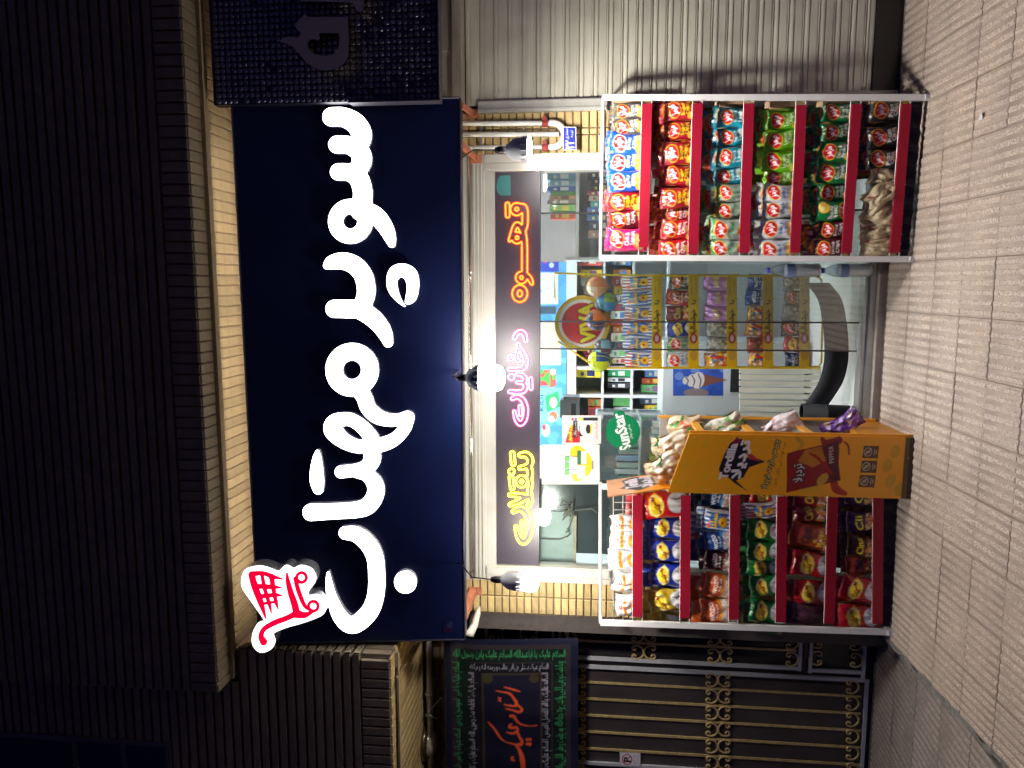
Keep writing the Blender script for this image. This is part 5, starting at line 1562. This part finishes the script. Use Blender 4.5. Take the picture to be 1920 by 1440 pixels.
pouch('pale', 1212, 1284, 878, 50, -.33, 'clear pouch of pale puffs tied with green ribbon, nearest on top of the orange stand', -32, ((1240, 862),))
pouch('pale', 1222, 1298, 836, 48, -.22, 'clear pouch of pale puffs with green ribbon behind the nearest one on the stand', -20, ((1234, 826),))
pouch('redgreen', 1252, 1318, 800, 42, -.14, 'clear pouch of pale puffs and red sweets at the far end of the stand top', -12)
pouch('greens', 1322, 1396, 798, 36, -.2, 'clear pouch of biscuits and greens on the upper shelf of the orange stand', -34)
pouch('sweets', 1426, 1502, 799, 38, -.2, 'clear pouch of wrapped white sweets on the middle shelf of the orange stand', -34)
DES['purple'] = ('', d_plain('#6a3a9a', ['#8a5ab8', '#c8a878', '#52288a', '#c8b4d8'], 12))
bag('purple', 1540, 1618, 797, 36, -.2, 'purple and clear biscuit bag on the lowest shelf of the orange stand', tilt=-38, lean=-.35, dep=.03, crumple=2, name='snack_pouch', group='pouches on the orange stand')
# ------------------------------------------------------------------ inside the shop
struct(MB().box((-1.16, .165, -.02), (1.7, 3.0, .055)).build('floor', mat('shop_floor', (.70, .69, .66), .4, var=.08, scale=6)))
struct(MB().box((-1.2, 2.5, .0), (1.7, 2.6, 2.6)).build('wall_back', mat('shop_wall', (.72, .76, .77), .5, var=.05)))
struct(MB().box((1.6, .06, .0), (1.7, 2.5, 2.6)).build('wall_right', _M['shop_wall']))
struct(MB().box((-1.2, .06, .0), (-1.12, 2.5, 2.6)).build('wall_left', _M['shop_wall']))
struct(MB().box((-1.2, .06, 2.5), (1.7, 2.6, 2.6)).build('ceiling', _M['shop_wall']))
M_TUBE = lamp_mat('tube_glow', (.88, .97, 1.0), E_TUBE)
for i, (x, y) in enumerate(((-.35, .8), (.55, .8), (.1, 1.7))):
    t = thing('ceiling_light', 'white light tube on the shop ceiling, %s' % ('front left', 'front right', 'at the back')[i], 'ceiling light', (x, y, 2.49), 'light tubes on the shop ceiling')
    MB().box((-.62, -.04, -.03), (.62, .04, .005)).build('housing', M_WHITE, t)
    MB().tube([(-.6, 0, -.05), (.6, 0, -.05)], .018, 10).build('tube', M_TUBE, t)
rs = random.Random(21)
def pk(x0, x1, y0, y1, Y, dep, col, label, cat='pack', name='product_pack', group=None, second=None):
    """a box standing with its front at Y: photo x0..x1 down, y0..y1 (y0 right, y1 left)"""
    a, b = at(x1, y1, Y), at(x0, y0, Y)
    m = mat('pack_'+col, col, .4, coat=.15)
    mb = MB().box((a.x, Y, a.z), (b.x, Y+dep, b.z))
    mats = [m]
    if second:
        mats.append(mat('pack_'+second, second, .4))
        w, h = b.x-a.x, b.z-a.z
        mb.box((a.x+w*.15, Y-.002, a.z+h*.25), (b.x-w*.15, Y-.0005, a.z+h*.55), 1).box((a.x+w*.2, Y-.002, a.z+h*.68), (b.x-w*.35, Y-.0005, a.z+h*.8), 1)
    o = mb.build(name, mats)
    return tag(o, label, cat, group)
# shelving at the right
wsY = .62
ws = thing('wall_shelf', 'white shelving full of goods behind the right hand glass', 'shelf', tuple(at(1540, 400, wsY)))
xa, xb = at(1200, 482, wsY).x, at(1200, 318, wsY).x
for i, xx in enumerate((1082, 1150, 1222, 1296, 1372, 1450, 1530)):
    z = at(xx, 400, wsY).z
    under(MB().box((xa, wsY-.02, z-.012), (xb+.1, wsY+.35, z+.006)).build('board', M_WHITE), ws)
under(MB().box((xa-.016, wsY-.018, .05), (xa-.0005, wsY+.35, at(1060, 400, wsY).z)).build('upright', M_WHITE), ws)
under(MB().box((xa-.016, wsY+.3505, .05), (xb+.1, wsY+.362, 1.9)).build('back_panel', mat('shelf_back', (.35, .3, .3), .6)), ws)
rows = [(1030, 1080, [(324, 337, '#7fa6bc', '#d8e0e0'), (338, 349, '#86adc4', '#d8e0e0'), (350, 358, '#3f62b0', '#e8e8e8'), (359, 366, '#4f8a4a', None), (367, 374, '#b88a5a', '#403030'), (375, 382, '#8a7a72', '#e0d8d0'), (384, 396, '#7ab860', '#e0c83a'), (398, 410, '#d8542a', '#e8b83a')]),
        (1104, 1147, [(322, 333, '#3c3a3c', '#e0d8c8'), (334, 345, '#34343a', '#d8c8b8'), (346, 357, '#2c2c30', '#c8b848'), (358, 366, '#a03040', '#e8d8d0'), (367, 376, '#b8a898', '#7a4a3a'), (377, 388, '#5a9a9a', '#e0e4e4'), (389, 400, '#5a6ab0', '#c8d8e0'), (402, 414, '#2a6ab8', '#e8d85a'), (416, 430, '#26304a', '#d8d8d8'), (432, 446, '#a87a6a', '#d8b8a8')])]
for k, (x0, x1, items) in enumerate(rows):
    for n, (y0, y1, c, c2) in enumerate(items):
        pk(x0+rs.uniform(-4, 4), x1-1, y0, y1, wsY+.01+rs.uniform(0, .02), .12, c, '%s of the goods from the right on the %s shelf behind the right glass' % (ORD[n], ('top', 'second')[k]), group='goods on the right hand shelving', second=c2)
cols = ['#b84a3a', '#d8b03a', '#4a7ab0', '#5a9a5a', '#c8c4b8', '#7a4a7a', '#c87a3a', '#38506a', '#d8d0c0', '#a03a4a']
for k, (x0, x1) in enumerate(((1184, 1220), (1256, 1294), (1330, 1370), (1408, 1448), (1486, 1528))):
    for n in range(7):
        y0 = 326+n*21.5
        pk(x0+rs.uniform(-8, 8), x1-1, y0, y0+18+rs.uniform(-2, 2), wsY+.01+rs.uniform(0, .03), .12, rs.choice(cols), '%s of the goods from the right on shelf row %s behind the right rack' % (ORD[n], ('three', 'four', 'five', 'six', 'seven')[k]), group='goods on the right hand shelving', second=rs.choice(cols))
# drinks fridge with a lit blue top
fY = 1.35
fr = thing('drinks_fridge', 'tall cabinet with a pale blue picture panel across its top', 'fridge', tuple(at(1500, 600, fY)))
fa, fb_ = at(1035, 835, fY), at(1035, 392, fY)
hb2 = Board(443, 62, 2.4, '#5a9cc8')
ux = lambda y: 835-y
hb2.rect(0, 0, 443, 62, '#4f93c4'); hb2.specks(60, 0, 0, 443, 62, 8, 22, ['#5aa0d0', '#4a8cc0', '#66a8d4'], 4)
hb2.rect(ux(470), 4, ux(440), 36, '#8a8a2e'); hb2.ell(ux(456), 22, 11, 9, '#b0a83a'); hb2.rect(ux(506), 2, ux(472), 46, '#3440a8'); hb2.ell(ux(482), 16, 8, 7, '#c84a5a'); hb2.ell(ux(494), 30, 5, 5, '#b8c8e8')
hb2.rect(ux(566), 2, ux(508), 44, '#d8dade'); hb2.specks(30, ux(560), 6, ux(514), 40, .6, 1.4, ['#7a7a84'], 8); hb2.rect(ux(585), 0, ux(570), 40, '#3a4a5a'); hb2.rect(ux(680), 2, ux(600), 50, '#c8b8a8')
hb2.rect(ux(720), 0, ux(690), 40, '#c84a4a'); hb2.specks(16, ux(718), 4, ux(692), 38, 3, 7, ['#3f9a4a', '#d85a4a', '#e8d8c8'], 3)
hb2.rect(ux(790), 2, ux(724), 52, '#78c4e0'); hb2.text('KIDI', ux(768), 4, ux(738), 13, '#1e2a6a', bold=.5); hb2.poly([(ux(770), 20), (ux(740), 16), (ux(730), 44), (ux(760), 50)], '#2f9a58'); hb2.ell(ux(752), 34, 10, 8, '#eef4f4'); hb2.ell(ux(778), 34, 9, 9, '#d86a4a'); hb2.ell(ux(784), 30, 6, 6, '#f0f0e8')
hb2.ell(ux(806), 18, 12, 9, '#e8e8e4'); hb2.ell(ux(800), 14, 6, 4, '#c83a4a')
under(painted('picture_panel', hb2, 330, 48, quad([at(1008, 835, fY-.02), at(1008, 392, fY-.02), at(1062, 392, fY-.02), at(1062, 835, fY-.02)]), M_VINYL, None, (0, .03, 0)), fr)
z1, z2 = at(1063, 600, fY).z, at(1081, 600, fY).z
under(MB().box((fa.x, fY-.015, z2), (fb_.x, fY+.4, z1)).build('frame', M_WHITE), fr)
under(MB().box((fa.x, fY+.4005, .06), (fb_.x, fY+.42, z2)).build('back_panel', mat('fridge_back', (.62, .66, .68), .4)), fr)
for xx in (1130, 1185, 1250):
    z = at(xx, 700, fY).z
    under(MB().box((fa.x, fY, z-.008), (fb_.x, fY+.4, z+.008)).build('shelf', M_WHITE), fr)
for yy in (690, 742, 806):
    x = at(1100, yy, fY).x
    under(MB().box((x-.01, fY-.01, .06), (x+.01, fY+.4, z2-.001)).build('upright', M_WHITE), fr)
for n, (x0, x1, y0, y1, c, c2, nm) in enumerate(((1084, 1128, 404, 424, '#d8c23a', '#4a3a8a', 'yellow and purple carton'), (1084, 1128, 425, 445, '#c8b43a', '#3a3a8a', 'second yellow and purple carton'), (1080, 1126, 692, 708, '#e0d03a', '#2a3060', 'yellow and navy pack'), (1140, 1182, 694, 706, '#2a9a5a', '#e8e8e8', 'green bottle pack'), (1140, 1182, 708, 716, '#d8dcdc', '#2a2a30', 'white pack'), (1140, 1182, 718, 728, '#3a3a40', '#d0d0d0', 'black pack'),
                                                    (1086, 1128, 452, 470, '#8a3a3a', '#c8c8c0', 'dull red carton'), (1086, 1128, 472, 498, '#d85a5a', '#e8e8e0', 'coral carton'))):
    pk(x0, x1, y0, y1, fY+.03, .2, c, nm+' on the fridge shelf deep inside the shop', group='packs in the fridge', second=c2)
for k, (x0, x1, ya, yb) in enumerate(((1084, 1128, 506, 686), (1142, 1183, 406, 500), (1142, 1183, 506, 686), (1200, 1248, 694, 738), (1200, 1248, 746, 800), (1142, 1183, 746, 800), (1090, 1128, 748, 800))):
    n = 0; y = ya
    while y < yb-8 and n < 12:
        w_ = rs.uniform(10, 17)
        pk(x0+rs.uniform(0, 14), x1, y, y+w_, fY+.04+rs.uniform(0, .04), .15, rs.choice(cols+['#d8dcd8', '#c8d4d8']), '%s pack from the right in fridge compartment %s deep in the shop' % (ORD[n], ('one', 'two', 'three', 'four', 'five', 'six', 'seven')[k]), group='packs in the fridge', second=rs.choice(cols))
        y += w_+1.5; n += 1
prn = thing('receipt_printer', 'dark grey receipt printer behind the glass above the red poster', 'printer', tuple(at(1082, 764, .6)))
a, b = at(1086, 788, .6), at(1050, 744, .6)
under(MB().box((a.x, .6, a.z), (b.x, .72, b.z-.02)).box((a.x+.01, .61, b.z-.0195), (b.x-.02, .7, b.z)).build('body', mat('printer_grey', (.12, .13, .14), .5)), prn)
under(MB().box((a.x+.02, .596, a.z+.02), (b.x-.04, .599, a.z+.05)).build('slot', M_SOCK), prn)
# glass counter with goods behind the posters
cY = .75
ctr = thing('glass_counter', 'glass fronted counter with pale shelves behind the green round sticker', 'counter', tuple(at(1550, 850, cY)))
ca, cb_ = at(1120, 1000, cY), at(1120, 786, cY)
for xx in (1118, 1200, 1252, 1330):
    z = at(xx, 850, cY).z
    under(MB().box((ca.x, cY, z-.006), (cb_.x, cY+.4, z+.006)).build('shelf', mat('counter_shelf', (.6, .66, .66), .3)), ctr)
under(MB().box((ca.x, cY+.401, .06), (cb_.x, cY+.42, at(1118, 850, cY).z)).build('back_panel', mat('counter_back', (.55, .62, .64), .35)), ctr)
under(MB().box((ca.x, cY-.01, .06), (cb_.x, cY-.004, at(1330, 850, cY).z)).build('front_panel', mat('counter_front', (.45, .52, .58), .3, var=.2, scale=7)), ctr)
under(MB().box((cb_.x-.006, cY-.003, .06), (cb_.x, cY+.4, at(1118, 850, cY).z-.007)).build('side_glass', G1), ctr)
for n in range(9):
    y0 = 792+n*12.5
    for k, (x0, x1) in enumerate(((1150, 1199), (1212, 1251))):
        pk(x0+rs.uniform(0, 14), x1, y0, y0+10, cY+.03+rs.uniform(0, .05), .1, rs.choice(['#c8d0d0', '#9ab8b0', '#b8c8d8', '#7a9a8a', '#d8dcd8', '#88a8c0', '#a8d850']), '%s pale pack from the right on the %s shelf of the glass counter' % (ORD[n], ('upper', 'lower')[k]), group='packs on the glass counter')
# ice cream freezer with its poster
iY = 1.0
fz = thing('ice_cream_freezer', 'white chest freezer with a blue ice cream picture on its front', 'freezer', tuple(at(1540, 715, iY)))
ia, ib = at(1392, 790, iY), at(1245, 640, iY)
under(MB().box((ia.x, iY, .1), (ib.x, iY+.5, ib.z)).build('body', mat('freezer_white', (.62, .68, .72), .35)), fz)
ip = Board(110, 55, 4, '#2a4fb0'); ip.rect(0, 0, 110, 55, '#2d52b4'); ip.specks(18, 0, 0, 110, 55, 4, 9, ['#3a62c4', '#274aa4', '#8aa4d8'], 3)
ip = Board(58, 112, 4, '#2d52b4'); ip.specks(22, 0, 0, 58, 112, 4, 9, ['#3a62c4', '#274aa4', '#6a8ad0'], 3); ip.rect(0, 96, 58, 112, '#c8d0dc')
ip.poly([(18, 56), (44, 56), (32, 104)], '#7a4a42'); 
for (x, y, r) in ((31, 48, 17), (31, 36, 13), (31, 24, 8)): ip.ell(x, y, r, r*.7, '#d8d4d8', 12); ip.stroke([(31-r*.8, y+3, 1.2), (31, y+5, 1.4), (31+r*.8, y, 1.2)], '#6a5050')
ip.ell(6, 44, 9, 24, '#8a7a80')
under(painted('ice_cream_picture', ip, 60, 110, quad([at(1262, 742, iY-.006), at(1262, 688, iY-.006), at(1372, 688, iY-.006), at(1372, 742, iY-.006)]), M_VINYL, None, (0, .004, 0)), fz)
under(MB().box((at(1380, 735, iY).x, iY-.012, at(1388, 735, iY).z), (at(1380, 690, iY).x, iY-.001, at(1370, 690, iY).z)).build('grille', M_BLACK), fz)
bm_ = thing('floor_boards', 'pale bare boards standing behind the door beside the freezer', 'boards', tuple(at(1560, 730, .8)))
for i in range(8):
    y0 = 690+i*12
    a, b = at(1556, y0+11.4, .8), at(1387, y0, .8)
    under(MB().box((a.x, .8, a.z), (b.x, .815, b.z)).build('board', mat('pale_wood', (.70, .68, .60), .5, var=.12, scale=9, rand=.08, stretch=(6, 6, .6))), bm_)
# yellow rack of sweets
yY = .34
M_YEL = mat('yellow_wire', (.72, .50, .01), .35)
ys = thing('sweets_rack', 'yellow wire rack of sweet bags with a round red sign, inside the door', 'rack', tuple(at(1545, 600, yY)))
ym = lambda x, y, d=0.: at(x, y, yY+d)
def ywire(pts, r=.006): under(MB().tube([ym(*p) for p in pts], r, 6).build('frame', M_YEL), ys)
ywire([(1150, 516), (1530, 518), (1540, 524), (1542, 600), (1540, 680), (1534, 688), (1200, 690), (1120, 690), (1046, 640)])
ywire([(1150, 516), (1040, 512), (1040, 560)])
ywire([(1200, 690, .25), (1538, 690, .25)]); ywire([(1150, 516, .25), (1538, 518, .25)])
sb_ = Board(176, 19, 4, '#e0b60a')
sb_.text('خوشحالیا', 66, 3, 110, 16, '#201810', bold=.4); sb_.ell(56, 9.5, 10, 7, '#b81c22'); sb_.ell(56, 9.5, 6, 3.5, '#e8c8c0'); sb_.text('با', 120, 5, 128, 15, '#201810', bold=.3)
sb_.text('انتخاب خوشمزه', 136, 3, 170, 8, '#5a4a10'); sb_.text('همیشه شاد', 140, 11, 168, 16, '#5a4a10'); sb_.ell(24, 9.5, 10, 7, '#c89a3a')
sy = [(1222, 1241), (1291, 1310), (1363, 1382), (1431, 1450), (1499, 1518)]
for (x0, x1) in sy:
    under(painted('price_strip', sb_, 120, 18, quad([ym(x0, 690, -.012), ym(x0, 514, -.012), ym(x1, 514, -.012), ym(x1, 690, -.012)]), M_VINYL, None, (0, .003, 0)), ys)
    mb = MB()
    for yy in (514, 690): mb.tube([ym(x1, yy), ym(x1+3, yy, .24)], .004, 5)
    for i in range(9): mb.tube([ym(x1, 518+i*21), ym(x1+3, 518+i*21, .24)], .002, 4)
    under(mb.build('wire_tray', M_YEL), ys)
cb2 = Board(110, 110, 3, '#c8a81a'); cb2.ell(55, 55, 54, 54, '#d0b018'); cb2.ell(55, 55, 47, 47, '#e0dcd8'); cb2.ell(55, 55, 41, 41, '#b81626')
cb2.text('VIVA', 18, 50, 92, 78, '#6a2a10', bold=4, rot=-4); cb2.text('VIVA', 18, 50, 92, 78, '#d8cc1e', bold=1.6, rot=-4)
cc, rr = (1092, 606), 52
V_, F_, E_ = march(*field([('s', [(cc[0], cc[1], rr), (cc[0]+.2, cc[1], rr)])], 1.3))
P_ = np.array([ym(x, y, .12) for x, y in V_])
me = bpy.data.meshes.new('round_sign'); n_ = len(V_)
me.from_pydata(P_.tolist()+(P_+np.array([0, .012, 0])).tolist(), [], list(F_)+[(a, b, n_+b, n_+a) for a, b in E_])
ca_ = me.color_attributes.new('ink', 'FLOAT_COLOR', 'POINT')
cu = np.array([[(cc[1]+rr-y)/(2*rr), (x-cc[0]+rr)/(2*rr)] for x, y in V_])
cl4 = np.ones((2*n_, 4), np.float32)
cl4[:n_, :3] = cb2.sample(cu[None, :, 0], cu[None, :, 1])[0]; cl4[n_:, :3] = (.5, .35, .02)
ca_.data.foreach_set('color', cl4.ravel()); me.materials.append(M_VINYL); me.update()
under(link(bpy.data.objects.new('round_sign', me)), ys)
YR = [(1168, ['rstripe', 'stripe', 'rstripe', 'stripe', 'stripe', 'rstripe'], 29), (1252, ['pizza', 'paprika', 'cred', 'oblue', 'silver', 'white'], 29), (1322, ['lilac', 'lilac', 'lilac', 'clear', 'clear', 'mix'], 29), (1400, ['pblue', 'pblue', 'mix', 'mix', 'corange', 'mix'], 29), (1468, ['clear', 'grey', 'clear', 'pizza', 'ored', 'pnavy'], 29)]
for k, (xt, keys, w) in enumerate(YR):
    for n, key in enumerate(keys):
        bag(key, xt+rs.uniform(-3, 5), sy[k][1]-2, 529+n*29.2, w+1, yY+.03, '%s, %s from right, %s shelf, yellow sweets rack' % (DES[key][0], ORD[n], ('top', 'second', 'third', 'fourth', 'lowest')[k]), tilt=rs.uniform(-5, 5), group='bags on the yellow sweets rack', dep=.02)
# balls in nets hanging over the yellow rack
def ball(px, py, r, cols, label, i):
    c = ym(px, py, .03)
    R = (ym(px, py-r, .03)-c).length
    t = thing('toy_ball', label, 'ball', tuple(c), 'balls over the yellow rack')
    mb = MB(); n, m = 16, 10
    for j in range(m):
        for k in range(n):
            a0, a1 = 2*math.pi*k/n, 2*math.pi*(k+1)/n; b0, b1 = math.pi*j/m, math.pi*(j+1)/m
            pt = lambda a, b: (R*math.sin(b)*math.cos(a), R*math.sin(b)*math.sin(a), R*math.cos(b))
            mb.add([pt(a0, b0), pt(a1, b0), pt(a1, b1), pt(a0, b1)], [(0, 1, 2, 3)], (k//3+j//4+i) % len(cols))
    mb.build('ball', [mat('ball_'+c_, c_, .3, coat=.4) for c_ in cols], t, True)
    nt_ = MB()
    for k in range(6):
        a = 2*math.pi*k/6
        nt_.tube([(1.02*R*math.sin(b)*math.cos(a), 1.02*R*math.sin(b)*math.sin(a), 1.02*R*math.cos(b)) for b in np.linspace(.05, 3.0, 8)]+[(0, 0, -R*1.35)], .0016, 4)
    nt_.build('net', mat('net_'+cols[0], cols[0], .4), t)
ball(1120, 538, 20, ['#d89a6a', '#e87a3a', '#c85a5a', '#d8c8a8'], 'orange and cream ball in a net, nearest the right of the yellow rack', 0)
ball(1138, 566, 19, ['#2a6a7a', '#3a7ab0', '#8ab03a', '#2a4a6a'], 'blue and green ball in a net over the yellow rack', 1)
ball(1118, 600, 20, ['#e8762a', '#3a4a7a', '#2a3450', '#e8762a'], 'orange and navy ball in a net in front of the round red sign', 2)
ball(1132, 652, 17, ['#7aa8b8', '#4a5060', '#8ab8c0', '#5a3a3a'], 'pale blue and grey ball in a net over the yellow rack', 3)
ball(1124, 676, 21, ['#c8d42a', '#2a4a80', '#3a7a5a', '#b8c82a'], 'lime and blue ball in a net at the left of the yellow rack', 4)
# black rubber band curled on the floor and a length of black pipe
bz = [(1540, 530), (1563, 560), (1572, 600), (1576, 640), (1575, 680), (1566, 715), (1548, 745), (1536, 762)]
blt = thing('rubber_mat', 'black rubber strip curved across the floor inside the door', 'mat', tuple(at(1575, 640, .2)))
mb = MB(); top = []; n = 0
for (x, y) in smooth_pts([(*p, 1) for p in bz], 4)[:, :2]:
    d = .26-.12*math.exp(-((y-650)/80)**2)
    p, q = at(x+15, y, d), at(x-30, y, d+.03)
    mb.v += [tuple(p), tuple(q), tuple(q+Vector((0, .008, 0))), tuple(p+Vector((0, .008, 0)))]; n += 1
for i in range(n-1):
    for k in range(4):
        mb.f.append((i*4+k, i*4+(k+1) % 4, i*4+4+(k+1) % 4, i*4+4+k)); mb.m.append(0)
under(mb.build('strip', M_DARK, None, True), blt)
pc = at(1548, 775, .12)
pi = thing('black_pipe', 'short black plastic pipe lying behind the orange stand', 'pipe', tuple(pc))
a, b = at(1503, 772, .13), at(1592, 776, .13)
dr = (b-a).normalized(); L_ = (b-a).length
under(MB().lathe([(.038, 0), (.045, 0), (.045, L_*.5), (.048, L_*.5), (.048, L_*.54), (.045, L_*.54), (.045, L_), (.038, L_), (.038, 0)], origin=a, axis=dr, n=26).build('tube', M_DARK, None, True), pi)
# water bottles by the rack
M_PET = glass_mat('bottle_plastic', (.86, .91, .94), .16, .05)
for i, (x0, x1, lab) in enumerate(((1436, 1535, 'clear water bottle with a blue cap beside the right rack'), (1538, 1632, 'lower clear water bottle beside the foot of the right rack'))):
    yc = 507
    a, b = at(x1, yc, .0), at(x0, yc, .0)
    h = b.z-a.z
    t = thing('water_bottle', lab, 'bottle', (a.x, -.02, a.z), 'water bottles')
    R = .034
    MB().lathe([(0, 0), (R*.9, 0), (R, .012), (R*.96, h*.2), (R, h*.24), (R*.96, h*.28), (R, h*.5), (R*.97, h*.68), (R*.72, h*.82), (R*.38, h*.92), (R*.36, h*.95)], n=24).build('body', M_PET, t, True)
    MB().lathe([(0, .004), (R*.86, .004), (R*.93, .02), (R*.92, h*.66), (0, h*.67)], n=20).build('water', mat('water_fill', (.60, .68, .74), .1, spec=.6), t, True)
    MB().lathe([(R*1.01, h*.48), (R*1.01, h*.64)], n=24).build('sleeve', mat('bottle_sleeve', (.16, .25, .5), .35, var=.3, scale=20), t, True)
    MB().lathe([(R*.4, h*.945), (R*.42, h*.95), (R*.42, h), (0, h)], n=14).build('cap', mat('bottle_cap', (.06, .08, .6), .35), t, True)
# posters and stickers on the glass
gq = lambda x0, y0, x1, y1, Y=.0105: quad([at(x0, y1, Y), at(x0, y0, Y), at(x1, y0, Y), at(x1, y1, Y)])
p1 = Board(72, 104, 4, '#e0dccc')
p1.text('کاله', 24, 10, 46, 20, '#2a2a6a', bold=.7); p1.text('کاله', 24, 10, 46, 20, '#f2f2ee', bold=.0)
p1.stroke([(18, 66, 12), (30, 76, 14), (44, 76, 14), (58, 64, 13)], '#e8b41e'); p1.ell(18, 64, 13, 10, '#e8b41e'); p1.ell(57, 64, 12, 10, '#e8b41e')
for x, a in ((22, -7), (34, 0), (46, 7)): p1.poly([(x-5, 40), (x+5, 40), (x+5-a*.4, 64), (x-5-a*.4, 64)], '#dfe4ea'); p1.rect(x-5, 41, x+5, 50, '#5fae5a'); p1.stroke([(x+6, 40, .7), (x+5, 64, .7)], '#2a3a8a')
p1.rect(36, 64, 62, 71, '#1f6a44'); p1.rect(10, 64, 34, 78, '#eceef0'); p1.rect(38, 72, 60, 80, '#e4e8f0'); p1.stroke([(28, 92, 1.4), (42, 92, 1.4)], '#6a6a6a')
for x in (14, 52): p1.rect(x, 34, x+6, 36, '#9a9a8a')
o = painted('poster', p1, 100, 140, gq(1016, 834, 1124, 908), M_PAPER, None, (0, .0012, 0)); tag(o, 'cream poster with green cards on a yellow shape in the left window', 'poster', 'posters on the glass')
p2 = Board(54, 74, 4, '#c9ccca')
p2.rect(1.5, 1.5, 52.5, 72.5, '#bfc3c2'); p2.poly([(2, 6), (36, 16), (36, 24), (20, 34), (2, 34)], '#b01a2c'); p2.text('پوز و کارتخوان', 4, 12, 36, 20, '#f0c81e', bold=.6); p2.rect(12, 21, 44, 29, '#24242a'); p2.text('نصب رایگان', 14, 22, 42, 28, '#e8e8e8')
p2.rect(10, 34, 46, 58, '#dfe2e2'); p2.rect(14, 33, 34, 46, '#1e1e24'); p2.ell(28, 44, 14, 10, '#cfd4d4'); p2.ell(28, 50, 9, 5, '#26262c'); p2.rect(18, 54, 38, 57, '#e8cf1e')
for i, c in enumerate(('#d8542a', '#4a6ac8', '#e0c81e', '#e0c81e')): p2.ell(47, 20+i*6, 2.6, 2.6, c)
p2.rect(44, 40, 50, 68, '#1e1e24'); p2.text('تعمیرات و فروش', 8, 62, 42, 68, '#b01a2c')
o = painted('poster', p2, 80, 110, gq(1054, 779, 1127, 832), M_PAPER, None, (0, .0012, 0)); tag(o, 'grey and red card reader poster beside the cream poster', 'poster', 'posters on the glass')
gb = Board(74, 66, 5, '#0f7a4a')
def green_sticker():
    cx, cy = 1168, 809
    V, F, E = march(*field([('s', [(cx, cy, 32), (cx+.2, cy, 32)]), ('s', cr(1000, 760, 1/8.727, [(1370, 150, 60), (1440, 150, 60)])), ('s', cr(1000, 760, 1/8.727, [(1420, 670, 60), (1520, 670, 60)]))], 1.0))
    gb.rect(0, 0, 74, 66, '#0e7a4c')
    gb.text('SunStar', 1, 20, 71, 41, '#f2f6f2', rot=-14, bold=.8); gb.text('®', 67, 8, 71, 12, '#f2f6f2'); gb.text('بستنی میوه‌ای', 22, 43, 50, 50, '#dfeee4', rot=-14)
    P = np.array([at(x, y, .0095) for x, y in V]); n = len(V)
    me = bpy.data.meshes.new('sticker'); me.from_pydata(P.tolist()+(P+np.array([0, .0015, 0])).tolist(), [], list(F)+[(a, b, n+b, n+a) for a, b in E])
    c = me.color_attributes.new('ink', 'FLOAT_COLOR', 'POINT'); q = np.ones((2*n, 4), np.float32)
    U = np.array([(cy+37-y)/74 for x, y in V]); W_ = np.array([(x-cx+33)/66 for x, y in V])
    q[:n, :3] = gb.sample(U[None], W_[None])[0]; q[n:, :3] = (.01, .2, .08)
    c.data.foreach_set('color', q.ravel()); me.materials.append(M_VINYL); me.update()
    tag(link(bpy.data.objects.new('sticker', me)), 'round green sticker with white lettering on the glass above the orange stand', 'sticker')
green_sticker()
# what shows through the left pane
lp_ = thing('service_board', 'dark board with a pale panel and loose wiring behind the left pane', 'board', tuple(at(1130, 980, .2)))
under(MB().box((gx0+.003, .2, .06), (at(1100, 900, .2).x, .215, 1.95)).build('board', mat('teal_board', (.035, .055, .06), .2, var=.3, scale=4)), lp_)
a, b = at(1076, 1062, .19), at(1006, 958, .19)
under(MB().box((a.x, .19, a.z), (b.x, .1995, b.z+.1)).build('pale_panel', mat('pale_panel', (.38, .47, .44), .5, var=.15, scale=8)), lp_)
a, b = at(1080, 1062, .18), at(1075, 966, .18)
under(MB().box((a.x, .17, a.z), (b.x, .199, b.z)).build('batten', mat('batten_wood', (.45, .38, .25), .6, var=.2)), lp_)
wr = MB(); q = random.Random(9)
for i in range(14):
    x0, y0 = 1064+q.uniform(-5, 8), 958+q.uniform(-12, 40)
    wr.tube([at(x0, y0, .17), at(x0+q.uniform(-14, 14), y0+q.uniform(-14, 14), .15), at(x0+q.uniform(-8, 8), y0+q.uniform(-8, 20), .17)], .0035, 5)
wr.tube([at(1010, 1010, .17), at(1050, 1012, .17), at(1070, 1002, .17)], .003, 5).tube([at(1078, 957, .17), at(1110, 954, .16), at(1120, 962, .17)], .003, 5)
under(wr.build('wiring', mat('old_wiring', (.22, .20, .15), .6, var=.4)), lp_)
# scrap of paper on the pavement
sp = ground(1843, 218)
sc_ = MB().add([(sp.x-.014, sp.y-.012, sp.z+.006), (sp.x+.013, sp.y-.010, sp.z+.010), (sp.x+.012, sp.y+.012, sp.z+.006), (sp.x-.013, sp.y+.011, sp.z+.012), (sp.x-.014, sp.y-.012, sp.z+.0055), (sp.x+.013, sp.y-.010, sp.z+.0095), (sp.x+.012, sp.y+.012, sp.z+.0055), (sp.x-.013, sp.y+.011, sp.z+.0115)],
               [(0, 1, 2, 3), (7, 6, 5, 4), (0, 1, 5, 4), (1, 2, 6, 5), (2, 3, 7, 6), (3, 0, 4, 7)]).build('paper_scrap', mat('scrap_paper', (.7, .7, .76), .7))
tag(sc_, 'small white paper scrap lying on the ribbed pavement', 'paper scrap')
